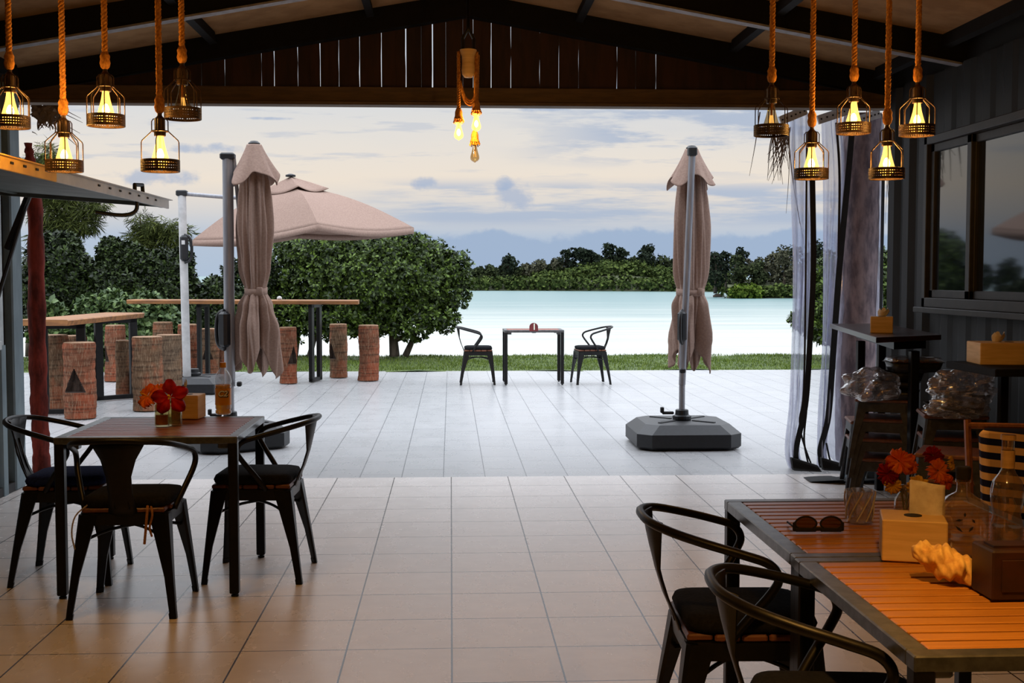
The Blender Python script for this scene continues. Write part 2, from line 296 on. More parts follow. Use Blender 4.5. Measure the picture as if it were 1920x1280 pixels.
# ---------------------------------------------------------------- mesh helpers
def V(*a): return Vector(a)
def crv(pts, n=8):                     # Catmull-Rom through the points
    P = [Vector(p) for p in pts]; P = [P[0] * 2 - P[1]] + P + [P[-1] * 2 - P[-2]]; out = []
    for i in range(1, len(P) - 2):
        for k in range(n):
            t = k / n; a, b, c, d = P[i - 1:i + 3]
            out.append(.5 * ((2 * b) + (c - a) * t + (2 * a - 5 * b + 4 * c - d) * t * t + (3 * b - a - 3 * c + d) * t ** 3))
    out.append(P[-2]); return out
class MB:
    def __init__(s): s.v = []; s.f = []; s.m = []
    def add(s, vs, fs, mi=0):
        o = len(s.v); s.v += [tuple(v) for v in vs]; s.f += [tuple(i + o for i in f) for f in fs]; s.m += [mi] * len(fs); return s
    def box(s, c, d, rot=None, mi=0, ch=0.0):
        hx, hy, hz = d[0] / 2, d[1] / 2, d[2] / 2; R = rot if rot is not None else Matrix.Identity(3)
        if rot is not None and not isinstance(rot, Matrix): R = Matrix.Rotation(rot, 3, 'Z')
        c = Vector(c); ch = min(ch, hx * .9, hy * .9, hz * .9)
        if ch <= 0:
            vs = [c + R @ V(x * hx, y * hy, z * hz) for z in (-1, 1) for y in (-1, 1) for x in (-1, 1)]
            fs = [(0, 2, 3, 1), (4, 5, 7, 6), (0, 1, 5, 4), (2, 6, 7, 3), (0, 4, 6, 2), (1, 3, 7, 5)]
            return s.add(vs, fs, mi)
        def ring(ax, ay, z, k): return [V(ax, -ay + k, z), V(ax, ay - k, z), V(ax - k, ay, z), V(-ax + k, ay, z), V(-ax, ay - k, z), V(-ax, -ay + k, z), V(-ax + k, -ay, z), V(ax - k, -ay, z)]
        rs = [ring(hx - ch, hy - ch, -hz, ch * .4), ring(hx, hy, -hz + ch, ch), ring(hx, hy, hz - ch, ch), ring(hx - ch, hy - ch, hz, ch * .4)]
        return s.loft([[c + R @ p for p in r] for r in rs], mi=mi)
    def loft(s, rings, closed=True, caps=True, mi=0):
        n = len(rings[0]); vs = [p for r in rings for p in r]; fs = []
        for i in range(len(rings) - 1):
            for j in range(n if closed else n - 1):
                k = (j + 1) % n; fs.append((i * n + j, i * n + k, (i + 1) * n + k, (i + 1) * n + j))
        if caps and closed: fs.append(tuple(range(n))[::-1]); fs.append(tuple((len(rings) - 1) * n + j for j in range(n)))
        return s.add(vs, fs, mi)
    def tube(s, pts, r, n=8, mi=0, loop=False, caps=True):
        P = [Vector(p) for p in pts]; rings = []; L = len(P); prev = None
        for i, p in enumerate(P):
            t = (P[(i + 1) % L] - P[i - 1]) if loop else (P[min(i + 1, L - 1)] - P[max(i - 1, 0)])
            t = t.normalized() if t.length > 1e-9 else V(0, 0, 1)
            a = prev if prev is not None else (V(0, 0, 1) if abs(t.z) < .9 else V(1, 0, 0))
            b = t.cross(a).normalized(); a = b.cross(t).normalized(); prev = a
            rr = r(i / max(1, L - 1)) if callable(r) else r
            rings.append([p + (a * math.cos(q) + b * math.sin(q)) * rr for q in [2 * PI * k / n for k in range(n)]])
        if loop: rings.append(rings[0])
        return s.loft(rings, True, caps and not loop, mi)
    def lathe(s, prof, n=24, c=(0, 0, 0), mi=0, caps=True, sq=None):
        c = Vector(c); rings = []
        for (r, z) in prof:
            ring = []
            for k in range(n):
                q = 2 * PI * k / n; rr = r
                if sq: rr = r / (abs(math.cos(q)) ** sq + abs(math.sin(q)) ** sq) ** (1 / sq)
                ring.append(c + V(rr * math.cos(q), rr * math.sin(q), z))
            rings.append(ring)
        return s.loft(rings, True, caps, mi)
    def grid(s, fn, nu, nv, closed=False, mi=0):
        vs = [fn(i / (nu if closed else nu - 1), j / (nv - 1)) for j in range(nv) for i in range(nu)]; fs = []
        for j in range(nv - 1):
            for i in range(nu if closed else nu - 1):
                k = (i + 1) % nu; fs.append((j * nu + i, j * nu + k, (j + 1) * nu + k, (j + 1) * nu + i))
        return s.add(vs, fs, mi)
    def poly(s, pts, z0, z1, mi=0):
        lo = [V(p[0], p[1], z0) for p in pts]; hi = [V(p[0], p[1], z1) for p in pts]; return s.loft([lo, hi], mi=mi)
    def build(s, name, mats, parent=None, smooth=False, bevel=0, thick=0, sub=0, auto=None):
        me = bpy.data.meshes.new(name); me.from_pydata(s.v, [], s.f)
        for m in (mats if isinstance(mats, (list, tuple)) else [mats]): me.materials.append(M[m])
        me.polygons.foreach_set('material_index', s.m)
        if smooth: me.polygons.foreach_set('use_smooth', [True] * len(s.f))
        me.update(); o = bpy.data.objects.new(name, me); COL.objects.link(o)
        if smooth and auto: 
            try: me.set_sharp_from_angle(angle=math.radians(auto))
            except Exception: pass
        if parent is not None: o.parent = parent
        if thick: k = o.modifiers.new('t', 'SOLIDIFY'); k.thickness = thick; k.offset = 0
        if bevel: k = o.modifiers.new('b', 'BEVEL'); k.width = bevel; k.segments = 2; k.limit_method = 'ANGLE'
        if sub: k = o.modifiers.new('s', 'SUBSURF'); k.levels = sub; k.render_levels = sub
        return o
def tag(o, label=None, cat=None, group=None, kind=None):
    if label: o['label'] = label
    if cat: o['category'] = cat
    if group: o['group'] = group
    if kind: o['kind'] = kind
    return o
def thing(name, label, cat, loc=(0, 0, 0), rz=0.0, group=None):
    o = bpy.data.objects.new(name, None); o.empty_display_size = .1; COL.objects.link(o); o.location = loc; o.rotation_euler = (0, 0, rz)
    return tag(o, label, cat, group)
def copytree(o, parent=None):
    c = o.copy(); COL.objects.link(c); c.parent = parent
    for ch in list(o.children): copytree(ch, c)
    return c
def struct(mb, name, m, label=None, **k):
    o = mb.build(name, m, **k); o['kind'] = 'structure'
    if label: o['label'] = label
    return o
def rock(p, s, amp=.3):       # repeatable lumpiness
    return 1 + amp * (math.sin(p.x * s + 1.3) * math.cos(p.y * s * 1.3 + .7) + .5 * math.sin(p.z * s * 2.1 + p.x * s))

def leafmesh(name, m, blobs, ncl, size, parent=None, k=7, seed=1, up=.35, droop=0., asp=.45, rin=.6, world=True):
    R = np.random.default_rng(seed); B = np.array(blobs, float)
    wgt = (B[:, 3] * B[:, 4] + B[:, 3] * B[:, 5] + B[:, 4] * B[:, 5]); wgt /= wgt.sum()
    idx = R.choice(len(B), ncl, p=wgt); d = R.normal(size=(ncl, 3)); d /= np.linalg.norm(d, axis=1)[:, None]
    rad = rin + (1.04 - rin) * R.random(ncl) ** .5
    lump = 1 + .10 * np.sin(d[:, 0] * 9 + idx) * np.cos(d[:, 2] * 8 + idx * 2) + .06 * R.normal(size=ncl)
    pos = B[idx, :3] + d * B[idx, 3:6] * (rad * lump)[:, None]
    nrm = d + np.array([0, 0, up]); nrm /= np.linalg.norm(nrm, axis=1)[:, None]
    pos = np.repeat(pos, k, 0); nrm = np.repeat(nrm, k, 0); n = len(pos)
    t = R.normal(size=(n, 3)); t -= nrm * (t * nrm).sum(1)[:, None]; t /= np.linalg.norm(t, axis=1)[:, None] + 1e-9
    el = R.uniform(.15, .9, n)[:, None]
    ld = t * np.cos(el) + nrm * np.sin(el) - np.array([0, 0, droop]); ld /= np.linalg.norm(ld, axis=1)[:, None]
    sd = np.cross(ld, nrm + R.normal(size=(n, 3)) * .3); sd /= np.linalg.norm(sd, axis=1)[:, None] + 1e-9
    L = size * R.uniform(.65, 1.3, n)[:, None]; W = L * asp * .5
    a = pos; tip = pos + ld * L; mid = pos + ld * L * .62 + np.cross(sd, ld) * L * .06
    vs = np.stack([a, mid + sd * W, tip, mid - sd * W], 1).reshape(-1, 3)
    if parent is not None: vs = vs - np.array(parent.location)
    me = bpy.data.meshes.new(name); me.vertices.add(4 * n); me.vertices.foreach_set('co', vs.astype('f').ravel())
    me.loops.add(4 * n); me.loops.foreach_set('vertex_index', np.arange(4 * n, dtype='i'))
    me.polygons.add(n); me.polygons.foreach_set('loop_start', np.arange(0, 4 * n, 4, dtype='i')); me.polygons.foreach_set('loop_total', np.full(n, 4, 'i'))
    me.materials.append(M[m]); me.update(calc_edges=True); me.validate()
    o = bpy.data.objects.new(name, me); COL.objects.link(o); o.parent = parent; return o

# ---------------------------------------------------------------- the setting
WL, WR = -2.93, 3.10            # side walls
YF = 8.62                       # threshold between hall and terrace
RX = .12                        # ridge
def zc(x): return 3.40 - .178 * abs(x - RX)
struct(MB().box((.0, YF / 2 - 1.5, -.1), (9, YF + 3, .2)), 'floor', 'tile_in', 'beige square floor tiles inside the hall')
b_ = MB().box((-1, (YF + 18.36) / 2, -.11), (26, 18.36 - YF, .2)); o = struct(b_, 'floor_terrace', 'tile_out', 'pale blue-grey tiled terrace beyond the threshold')
o.location.z = .006
g_ = MB()
def lawn(uu, vv):
    x = -16 + 34 * uu; y = 18.3 + 3.9 * vv + .12 * math.sin(x * 2.3); z = -.01 + .03 * math.sin(x * 3) * math.sin(y * 2)
    if vv > .93: z -= (vv - .93) * 14
    return V(x, y, z)
struct(g_.grid(lawn, 80, 40), 'ground_lawn', 'grass_soil', 'strip of green lawn between terrace and lagoon', smooth=True)
# side ground left and right under the trees, going down to the shore
R_ = np.random.default_rng(4); n = 46000
gx = R_.uniform(-9.5, 9.5, n); gy = R_.uniform(18.4, 22.0, n); gh = R_.uniform(.02, .055, n); ga = R_.uniform(0, PI, n)
base_ = np.stack([gx, gy, .03 * np.sin(gx * 3) * np.sin(gy * 2) - .015], 1); dx = np.stack([np.cos(ga), np.sin(ga), 0 * ga], 1) * .007
tip = base_ + np.stack([R_.normal(size=n) * .012, R_.normal(size=n) * .012, gh], 1)
vs = np.stack([base_ - dx, base_ + dx, tip], 1).reshape(-1, 3)
me = bpy.data.meshes.new('grass'); me.vertices.add(3 * n); me.vertices.foreach_set('co', vs.astype('f').ravel()); me.loops.add(3 * n)
me.loops.foreach_set('vertex_index', np.arange(3 * n, dtype='i')); me.polygons.add(n); me.polygons.foreach_set('loop_start', np.arange(0, 3 * n, 3, dtype='i'))
me.polygons.foreach_set('loop_total', np.full(n, 3, 'i')); me.materials.append(M['grass_blade']); me.update(calc_edges=True)
o = bpy.data.objects.new('grass', me); COL.objects.link(o); tag(o, 'short green grass blades on the lawn beside the lagoon', 'grass', kind='stuff')
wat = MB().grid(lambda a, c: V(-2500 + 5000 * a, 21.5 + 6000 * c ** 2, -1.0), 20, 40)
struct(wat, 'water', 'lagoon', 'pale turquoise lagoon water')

# ceiling, rafters, purlins
cl = MB()
for s in (-1, 1):
    xe = RX + s * 4.4
    cl.add([V(RX, -2.6, 3.40), V(xe, -2.6, zc(xe)), V(xe, 9.2, zc(xe)), V(RX, 9.2, 3.40), V(RX, -2.6, 3.46), V(xe, -2.6, zc(xe) + .06), V(xe, 9.2, zc(xe) + .06), V(RX, 9.2, 3.46)],
           [(0, 1, 2, 3), (4, 7, 6, 5), (0, 4, 5, 1), (1, 5, 6, 2), (2, 6, 7, 3)])
struct(cl, 'ceiling', 'ceiling_board', 'brown boarded underside of the pitched roof')
def rafter(nm, y, dep, wid, lab):
    r = MB()
    for s in (-1, 1):
        xe = RX + s * 4.2
        for (w_, z0, z1, mi) in ((wid, -dep, .0, 0), (wid + .03, -dep - .012, -dep, 1)):
            r.add([V(x, y + yy * w_ / 2, (3.40 if x == RX else zc(xe)) + z) for z in (z0, z1) for yy in (-1, 1) for x in (RX, xe)],
                  [(0, 2, 3, 1), (4, 5, 7, 6), (0, 1, 5, 4), (2, 6, 7, 3), (0, 4, 6, 2), (1, 3, 7, 5)], mi)
    struct(r, nm, ['black_beam', 'flange'], lab)
rafter('trim_1', 7.35, .15, .05, 'black steel rafter pair with daylight painted grey on its lower flange')
rafter('trim_2', 5.2, .15, .05, 'nearer black steel rafter pair under the roof')
p_ = MB()
for x in (-2.95, -1.62, -.55, .9, 1.98, 3.0):
    p_.box((x, 5.2, zc(x) - .04), (.05, 6.6, .08), Matrix.Rotation((.176 if x > RX else -.176), 3, 'Y'))
struct(p_, 'trim_3', 'black_beam', 'dark purlins running along the roof')
# gable: planks with slits of daylight, rake boards, long beam
gaps = {377: 4, 421: 5, 436: 0, 476: 0, 490: 4, 514: 6, 540: 0, 558: 4, 581: 0, 600: 6, 618: 0, 635: 5, 655: 0, 674: 6, 690: 0, 715: 6, 742: 0, 761: 8, 790: 0, 811: 8, 836: 0, 868: 0,
        887: 3, 903: 0, 921: 5, 938: 0, 958: 2, 976: 2, 1012: 2, 1048: 2, 1085: 2, 1122: 0, 1157: 4, 1192: 2, 1230: 6, 1268: 0, 1310: 2, 1330: 0, 1364: 0, 1400: 0, 1450: 0, 1500: 0, 1560: 0, 1620: 0, 1700: 0}
xs = sorted((at(px, 120, 8.74).x, gw) for px, gw in gaps.items())
lx = -3.9; left = [(-3.9 + .16 * i, 0) for i in range(13) if -3.9 + .16 * i < xs[0][0] - .08]
seq = left + xs + [(3.9, 0)]
gb = MB(); rr = random.Random(3)
for (x0, g0), (x1, g1) in zip(seq[:-1], seq[1:]):
    a = x0 + g0 * .00044 + .0002; c = x1 - g1 * .00044 - .0002; yy = 8.74 + rr.uniform(-.004, .006)
    jag = [rr.uniform(-.002, .0030) * min(1, g1) for _ in range(7)]; top0 = zc(a) + .02; top1 = zc(c) + .02
    ring = []
    lo_z = 2.66
    left_e = [V(a, yy, lo_z + (top0 - lo_z) * i / 6) for i in range(7)]; right_e = [V(c + jag[i], yy, lo_z + (top1 - lo_z) * i / 6) for i in range(7)]
    f0 = left_e + right_e[::-1]; gb.loft([f0, [p + V(0, .018, 0) for p in f0]])
struct(gb, 'wall_gable', 'gable_wood', 'weathered vertical gable planks with slits of daylight')
rk = MB()
for s in (-1, 1):
    xe = RX + s * 4.2
    for (y, wdt, dep) in ((8.64, .10, .16), (8.80, .05, .12)):
        rk.add([V(x, y + yy * wdt / 2, (3.40 if x == RX else zc(xe)) + z) for z in (-dep, .0) for yy in (-1, 1) for x in (RX, xe)],
               [(0, 2, 3, 1), (4, 5, 7, 6), (0, 1, 5, 4), (2, 6, 7, 3), (0, 4, 6, 2), (1, 3, 7, 5)])
struct(rk, 'trim_4', 'black_beam', 'black raking beams of the gable')
zb0 = at(845, 200, 8.6).z; zb1 = at(845, 164, 8.6).z
bm = MB().box((0, 8.64, (zb0 + .02 + zb1) / 2), (8.4, .09, zb1 - zb0 - .02), ch=.004)
struct(bm, 'trim_5', 'beam_brown', 'long brown beam across the opening')
struct(MB().box((0, 8.60, zb0 + .012), (8.4, .13, .024), ch=.003), 'trim_6', 'beam_brown', 'thin lighter lip under the long beam')
# walls
def corr(mb, x, y0, y1, z0, z1, pitch=.18, dep=.036, mi=0, sgn=1):
    ys = []; y = y0; k = 0
    while y < y1: ys.append((y, (0, 0, 1, 1)[k % 4])); y += (pitch * .30, pitch * .16, pitch * .38, pitch * .16)[k % 4]; k += 1
    ys.append((y1, 0))
    for (a, p), (c, q) in zip(ys[:-1], ys[1:]):
        xa, xc = x - sgn * dep * p, x - sgn * dep * q
        mb.add([V(xa, a, z0), V(xc, c, z0), V(xc, c, z1), V(xa, a, z1)], [(0, 1, 2, 3)], mi)
WY0, WY1, WZ0, WZ1 = 4.6, 7.66, at(1800, 577, 7.4).z, at(1770, 258, 7.66).z       # right window opening
wr = MB(); corr(wr, WR, WY1, 8.47, 0, 2.72, .27, .034); corr(wr, WR, -2.5, WY0, 0, 2.72, .27, .014); corr(wr, WR, WY0, WY1, 0, WZ0, .27, .014); corr(wr, WR, WY0, WY1, WZ1, 2.72, .27, .014)
wr.box((WR + .05, 3.0, 1.36), (.04, 11.1, 2.72)); wr.box((WR + .05, 3.0, 2.8), (.04, 11.1, .5)); wr.box((WR + .045, 8.50, 1.33), (.09, .06, 2.66))
struct(wr, 'wall_right', 'wall_steel', 'dark ribbed metal wall with the sliding window')
wf = MB()
def bar(mb, x, y0, y1, z0, z1, t=.05, mi=0): mb.box((x, (y0 + y1) / 2, (z0 + z1) / 2), (t, y1 - y0, z1 - z0), mi=mi, ch=.004)
xw = WR - .045
for (a, c, d, e) in ((WY0, WY1, WZ1 - .05, WZ1), (WY0, WY1, WZ0, WZ0 + .06), (WY1 - .05, WY1, WZ0, WZ1), (WY0, WY0 + .05, WZ0, WZ1)): bar(wf, xw, a, c, d, e, .09)
bar(wf, xw - .01, WY0 - .05, WY1 + .05, WZ0 - .035, WZ0, .14)
w1 = struct(wf, 'window_1', 'window_metal', 'grey framed sliding window in the dark wall')
ym = at(1860, 400, 7.0).y; ym = 7.03
for nm, (ya, yb), xo in (('window_sash', (ym - .02, WY1 - .05), .0), ('window_sash', (5.2, ym + .03), .025)):
    s_ = MB()
    for (a, c, d, e) in ((ya, yb, WZ1 - .10, WZ1 - .05), (ya, yb, WZ0 + .06, WZ0 + .11), (yb - .055, yb, WZ0 + .06, WZ1 - .05), (ya, ya + .06, WZ0 + .06, WZ1 - .05)): bar(s_, xw + xo, a, c, d, e, .035)
    so = s_.build(nm, 'window_metal', w1); pn = MB(); bar(pn, xw + xo + .004, ya + .03, yb - .03, WZ0 + .08, WZ1 - .07, .006); pn.build('pane', 'window_glass', so)
wl = MB(); YL = 8.42
lz = at(5, 650, 7.85).z
corr(wl, WL, -2.5, 8.12, 0, lz, .2, .036, 0, -1); corr(wl, WL, -2.5, 8.12, 2.03, 2.75, .2, .036, 0, -1); corr(wl, WL, -2.5, 3.6, lz, 2.03, .2, .036, 0, -1)
wl.box((WL - .06, 3.0, lz / 2), (.04, 10.9, lz), mi=0); wl.box((WL - .06, 3.0, 2.5), (.04, 10.9, .94), mi=1)
wl.box((WL - .02, 8.03, 1.35), (.08, .10, 2.7), mi=2); wl.box((WL - .04, 8.14, 1.35), (.05, .13, 2.7), mi=1); wl.box((WL - .01, 8.30, 1.35), (.10, .19, 2.7), mi=0, ch=.01)
struct(wl, 'wall_left', ['wall_blue', 'wall_dark', 'white_frame'], 'blue-grey metal wall with a serving hatch')
wi = MB().box((WL - .02, 5.8, lz + .0), (.12, 4.4, .06), ch=.006); struct(wi, 'trim_7', 'white_frame', 'white ledge of the serving hatch')
kb = MB().box((WL - 1.6, 5.6, 1.5), (.05, 6.5, 3)).box((WL - .8, 8.1, 1.3), (1.6, .05, 2.6)).box((WL - .8, 2.4, 1.3), (1.6, .05, 2.6))
struct(kb, 'wall_kiosk', 'ceiling_board', 'brown inner wall behind the serving hatch')
struct(MB().box((0, -2.55, 1.8), (9, .1, 3.8)), 'wall_back', 'wall_dark', 'dark wall behind the viewer')
kp = MB().box((-3.75, 8.70, 2.85), (1.5, .04, .5)).box((3.9, 8.70, 2.85), (1.5, .04, .5))
struct(kp, 'wall_corner', 'wall_dark', 'dark infill beside the gable')
for s, nm in ((-1, 'baseboard_left'),): struct(MB().box((WL + .02, 3, .03), (.02, 10.7, .06)), nm, 'wall_dark', 'low dark strip at the foot of the left wall')
# ---------------------------------------------------------------- metal armchair
def rrect(hw, hd, z, r, n=4, off=(0, 0)):
    out = []
    for (sx_, sy_, a0) in ((1, 1, 0), (-1, 1, 90), (-1, -1, 180), (1, -1, 270)):
        for i in range(n + 1):
            a = math.radians(a0 + 90 * i / n); out.append(V(off[0] + sx_ * (hw - r) + r * math.cos(a), off[1] + sy_ * (hd - r) + r * math.sin(a), z))
    return out
def stool_leg(sx_, sy_, H, top, foot, wt=.078, wb=.026):
    rings = []
    for t in (0, .03, .12, .3, .6, .94, .95, 1):
        x = sx_ * (top[0] + (foot[0] - top[0]) * t); y = sy_ * (top[1] + (foot[1] - top[1]) * t); z = H * (1 - t)
        wdt = wt + (wb - wt) * min(1, t * 1.35 if t < .6 else .81 + (t - .6) * .475)
        if t > .945: wdt += .003
        hw = wdt / 2; cx, cy = x - sx_ * hw, y - sy_ * hw
        rings.append([V(cx + sx_ * hw, cy - sy_ * hw, z), V(cx + sx_ * hw, cy + sy_ * hw * .7, z), V(cx + sx_ * hw * .7, cy + sy_ * hw, z), V(cx - sx_ * hw, cy + sy_ * hw, z), V(cx - sx_ * hw, cy + sy_ * (hw - .012), z), V(cx + sx_ * (hw - .012), cy - sy_ * hw, z)])
    return MB().loft(rings)
MESH = {}
def make_chair(label, loc, rz, group=None, cushion='cushion_black', tie=None):
    t = thing('metal_armchair', label, 'chair', loc, rz, group)
    def part(nm, mk, mt, par=t, **k):
        key = nm + str(mt) + k.pop('key', '')
        if key in MESH: o = bpy.data.objects.new(nm, MESH[key]); COL.objects.link(o); o.parent = par
        else: o = mk().build(nm, mt, par, **k); MESH[key] = o.data
        return o
    def seat():
        m = MB(); m.loft([rrect(.182, .182, .385, .05), rrect(.186, .186, .43, .05), rrect(.186, .186, .436, .05), rrect(.176, .176, .437, .045)]); return m
    def board():
        m = MB()
        for i in range(5):
            y = -.148 + .074 * i; hw = .184 if 0 < i < 4 else .172
            m.box((0, y, .447), (hw * 2, .070, .020), ch=.005)
        return m
    def legm(a, c): return lambda: stool_leg(a, c, .43, (.186, .186), (.228, .225 if c > 0 else .245))
    part('seat_pan', seat, 'black_metal', smooth=False); part('seat_board', board, 'seat_wood')
    for a in (-1, 1):
        for c in (-1, 1): part('leg', legm(a, c), 'black_metal', key='%d%d' % (a, c))
    def brace():
        m = MB()
        for s in (-1, 1):
            m.tube(crv([(-.19 * s, -.19, .31), (-.09 * s, -.09, .345), (0, 0, .352), (.09 * s, .09, .345), (.19 * s, .19, .31)], 4), .007, 6)
        return m
    part('cross_brace', brace, 'black_metal')
    def rail():
        half = [(.19, -.075, .435), (.215, -.035, .50), (.247, .025, .585), (.256, .045, .63), (.254, .02, .668), (.246, -.05, .692), (.228, -.14, .716), (.185, -.225, .738), (.10, -.277, .75), (0, -.29, .754)]
        pts = [V(*p) for p in half] + [V(-p[0], p[1], p[2]) for p in half[-2::-1]]
        return MB().tube(crv(pts, 6), .0125, 8)
    part('arm_rail', rail, 'black_metal', smooth=True)
    def splat():
        m = MB(); prof = [(0, .118, -.282, .752), (.1, .098, -.276, .715), (.22, .072, -.266, .67), (.4, .052, -.248, .60), (.6, .050, -.226, .53), (.8, .056, -.202, .475), (1, .062, -.183, .42)]
        rings = []
        for (_, w_, y, z) in prof:
            bow = .30 * w_
            top = [V(w_ * q, y + bow * (q * q) * (1 if z > .6 else .3), z) for q in (-1, -.6, -.3, 0, .3, .6, 1)]
            rings.append([p + V(0, -.0025, 0) for p in top] + [p + V(0, .0025, 0) for p in top[::-1]])
        m.loft(rings)
        for s in (-1, 1): m.tube([V(.030 * s, -.255, .66), V(.024 * s, -.232, .57), V(.030 * s, -.196, .455)], .003, 6)
        return m
    part('back_splat', splat, 'black_metal', smooth=True)
    if cushion:
        def cush():
            m = MB(); R0 = [(.158, .455, .05), (.178, .462, .06), (.184, .478, .065), (.176, .496, .06), (.150, .503, .05), (.08, .506, .04)]
            m.loft([rrect(a, a, z, r, 5) for a, z, r in R0]); return m
        cu = part('cushion', cush, cushion, smooth=True)
        if cushion != 'cushion_black': cu['label'] = 'dark blue seat cushion'
        if tie:
            mt = MB(); s0 = tie[1]
            mt.tube(crv([(.10 * s0, -.17, .47), (.105 * s0, -.205, .44), (.10 * s0, -.212, .37), (.092 * s0, -.205, .31)], 4), .006, 6)
            mt.tube(crv([(.112 * s0, -.17, .47), (.125 * s0, -.20, .43), (.115 * s0, -.206, .38), (.122 * s0, -.20, .34)], 4), .005, 6)
            mt.build('tie', tie[0], cu)
            m2 = MB(); s0 = -s0; m2.tube(crv([(.15 * s0, -.17, .47), (.19 * s0, -.205, .43), (.205 * s0, -.21, .36), (.195 * s0, -.205, .29)], 4), .0035, 6); m2.build('tie', 'tie_white', cu)
    return t
GL = 'black metal armchairs around the left table'
make_chair('black metal armchair with its back to the viewer at the left table', (-1.375, 5.32, 0), 0.0, tie=('tie_tan', 1))
make_chair('black metal armchair with a dark blue cushion, at the left end of the left table', (-1.80, 5.86, 0), -PI / 2 + .03, cushion='cushion_blue')
make_chair('black metal armchair with black cushion at the right end of the left table', (-.925, 5.86, 0), PI / 2 - .05)
make_chair('black metal armchair left of the small table by the lawn, seen side on', (.36, 16.05, 0.006), -PI / 2)
make_chair('black metal armchair right of the small table by the lawn, turned slightly', (1.84, 16.02, 0.006), PI / 2 + .10)
make_chair('foreground black metal armchair tucked at the far half of the long right table', (.83, 3.40, 0), -PI / 2 - .04)
make_chair('nearest black metal armchair, cut off by the bottom edge, at the long right table', (.865, 2.62, 0), -PI / 2 - .10)

# ---------------------------------------------------------------- slatted metal tables
def make_table(label, loc, rz, wood_m, W=.80, D=.80, H=.72, nsl=13, along='x', group=None):
    t = thing('slatted_table', label, 'table', loc, rz, group); b_ = .045; fr = MB()
    for s in (-1, 1):
        fr.box((0, s * (D / 2 - b_ / 2), H - .016), (W, b_, .032), ch=.003)
        fr.box((s * (W / 2 - b_ / 2), 0, H - .016), (b_, D - 2 * b_, .032), ch=.003)
    fr.box((0, 0, H - .030), (.05, D - 2 * b_, .02))
    for s in (-1, 1):
        for q in (-1, 1): fr.box((s * (W / 2 - .07), q * (D / 2 - .07), H - .045), (.05, .05, .028), ch=.004)
    fr.build('table_frame', 'table_metal', t)
    sl = MB(); p = (D - 2 * b_) / nsl
    for i in range(nsl): sl.box((0, -D / 2 + b_ + p * (i + .5), H - .010), (W - 2 * b_ - .004, p - .012, .018), ch=.002)
    sl.box((0, 0, H - .026), (W - 2 * b_ - .004, D - 2 * b_, .006), mi=1)  # black sheet under the slats stands in for shade in the gaps
    sl.build('slat_top', [wood_m, 'black_print'], t)
    for s in (-1, 1):
        for q in (-1, 1):
            l = MB().box((s * (W / 2 - .022), q * (D / 2 - .022), (H - .03) / 2 + .012), (.042, .042, H - .036), ch=.004).build('leg', 'black_metal', t)
            MB().lathe([(.012, 0), (.017, .002), (.017, .008), (.008, .010), (.008, .02)], 12, (s * (W / 2 - .022), q * (D / 2 - .022), 0)).build('foot', 'rubber', l)
    return t
make_table('square dark slatted table with flowers, tissue box and tea bottle on it', (-1.345, 5.81, 0), 0, 'slat_wood_old')
make_table('small slatted table standing alone by the lawn with a number on it', (1.085, 16.05, 0.006), 0, 'slat_wood_old', .78, .55)
make_table('far square half of the long slatted right table, with tumbler and sunglasses', (1.268, 3.405, 0), 0, 'slat_wood', .80, .80)
make_table('near square half of the long slatted right table, glowing in lamp light', (1.264, 2.60, 0), 0, 'slat_wood', .80, .80)

# ---------------------------------------------------------------- umbrellas
def make_base(t, rz=0.0, s=.435, h=.20):
    R = Matrix.Rotation(rz, 3, 'Z'); m = MB()
    rings = [[R @ p for p in rrect(a, a, z, r, 1)] for a, z, r in ((s - .02, 0, .10), (s, .02, .11), (s, h * .62, .11), (s - .085, h * .98, .10), (s - .11, h, .10))]
    m.loft(rings)
    for q in range(4):
        A = R @ Matrix.Rotation(q * PI / 2 + PI / 4, 3, 'Z'); m.box(A @ V(.22, 0, h + .004), (.22, .035, .012), A, ch=.004)
    o = m.build('base', 'black_plastic', t, bevel=.006)
    c = MB().lathe([(.075, h), (.08, h + .01), (.08, h + .035), (.058, h + .045), (.055, h + .085), (.046, h + .09)], 20)
    c.box((-.12, 0, h + .06), (.10, .03, .025), ch=.006).box((-.17, 0, h + .085), (.03, .04, .05), ch=.006)
    c.build('collar', 'black_plastic', t)
def handle(t, c, s=1.0, R=None, lab=False):
    m = MB(); A = R or Matrix.Identity(3)
    pts = [(0, 0, .14), (.05, 0, .12), (.075, 0, .05), (.075, 0, -.07), (.05, 0, -.13), (0, 0, -.15)]
    m.tube([c + A @ (V(*p) * s) for p in crv(pts, 4)], .016 * s, 8); m.box(c, (.085 * s, .075 * s, .27 * s), A, ch=.02 * s)
    o = m.build('crank_handle', 'black_plastic', t)
    if lab: MB().box(c + V(.0, -.042 * s, .06 * s), (.04, .004, .05)).build('sticker', 'white_paint', o)
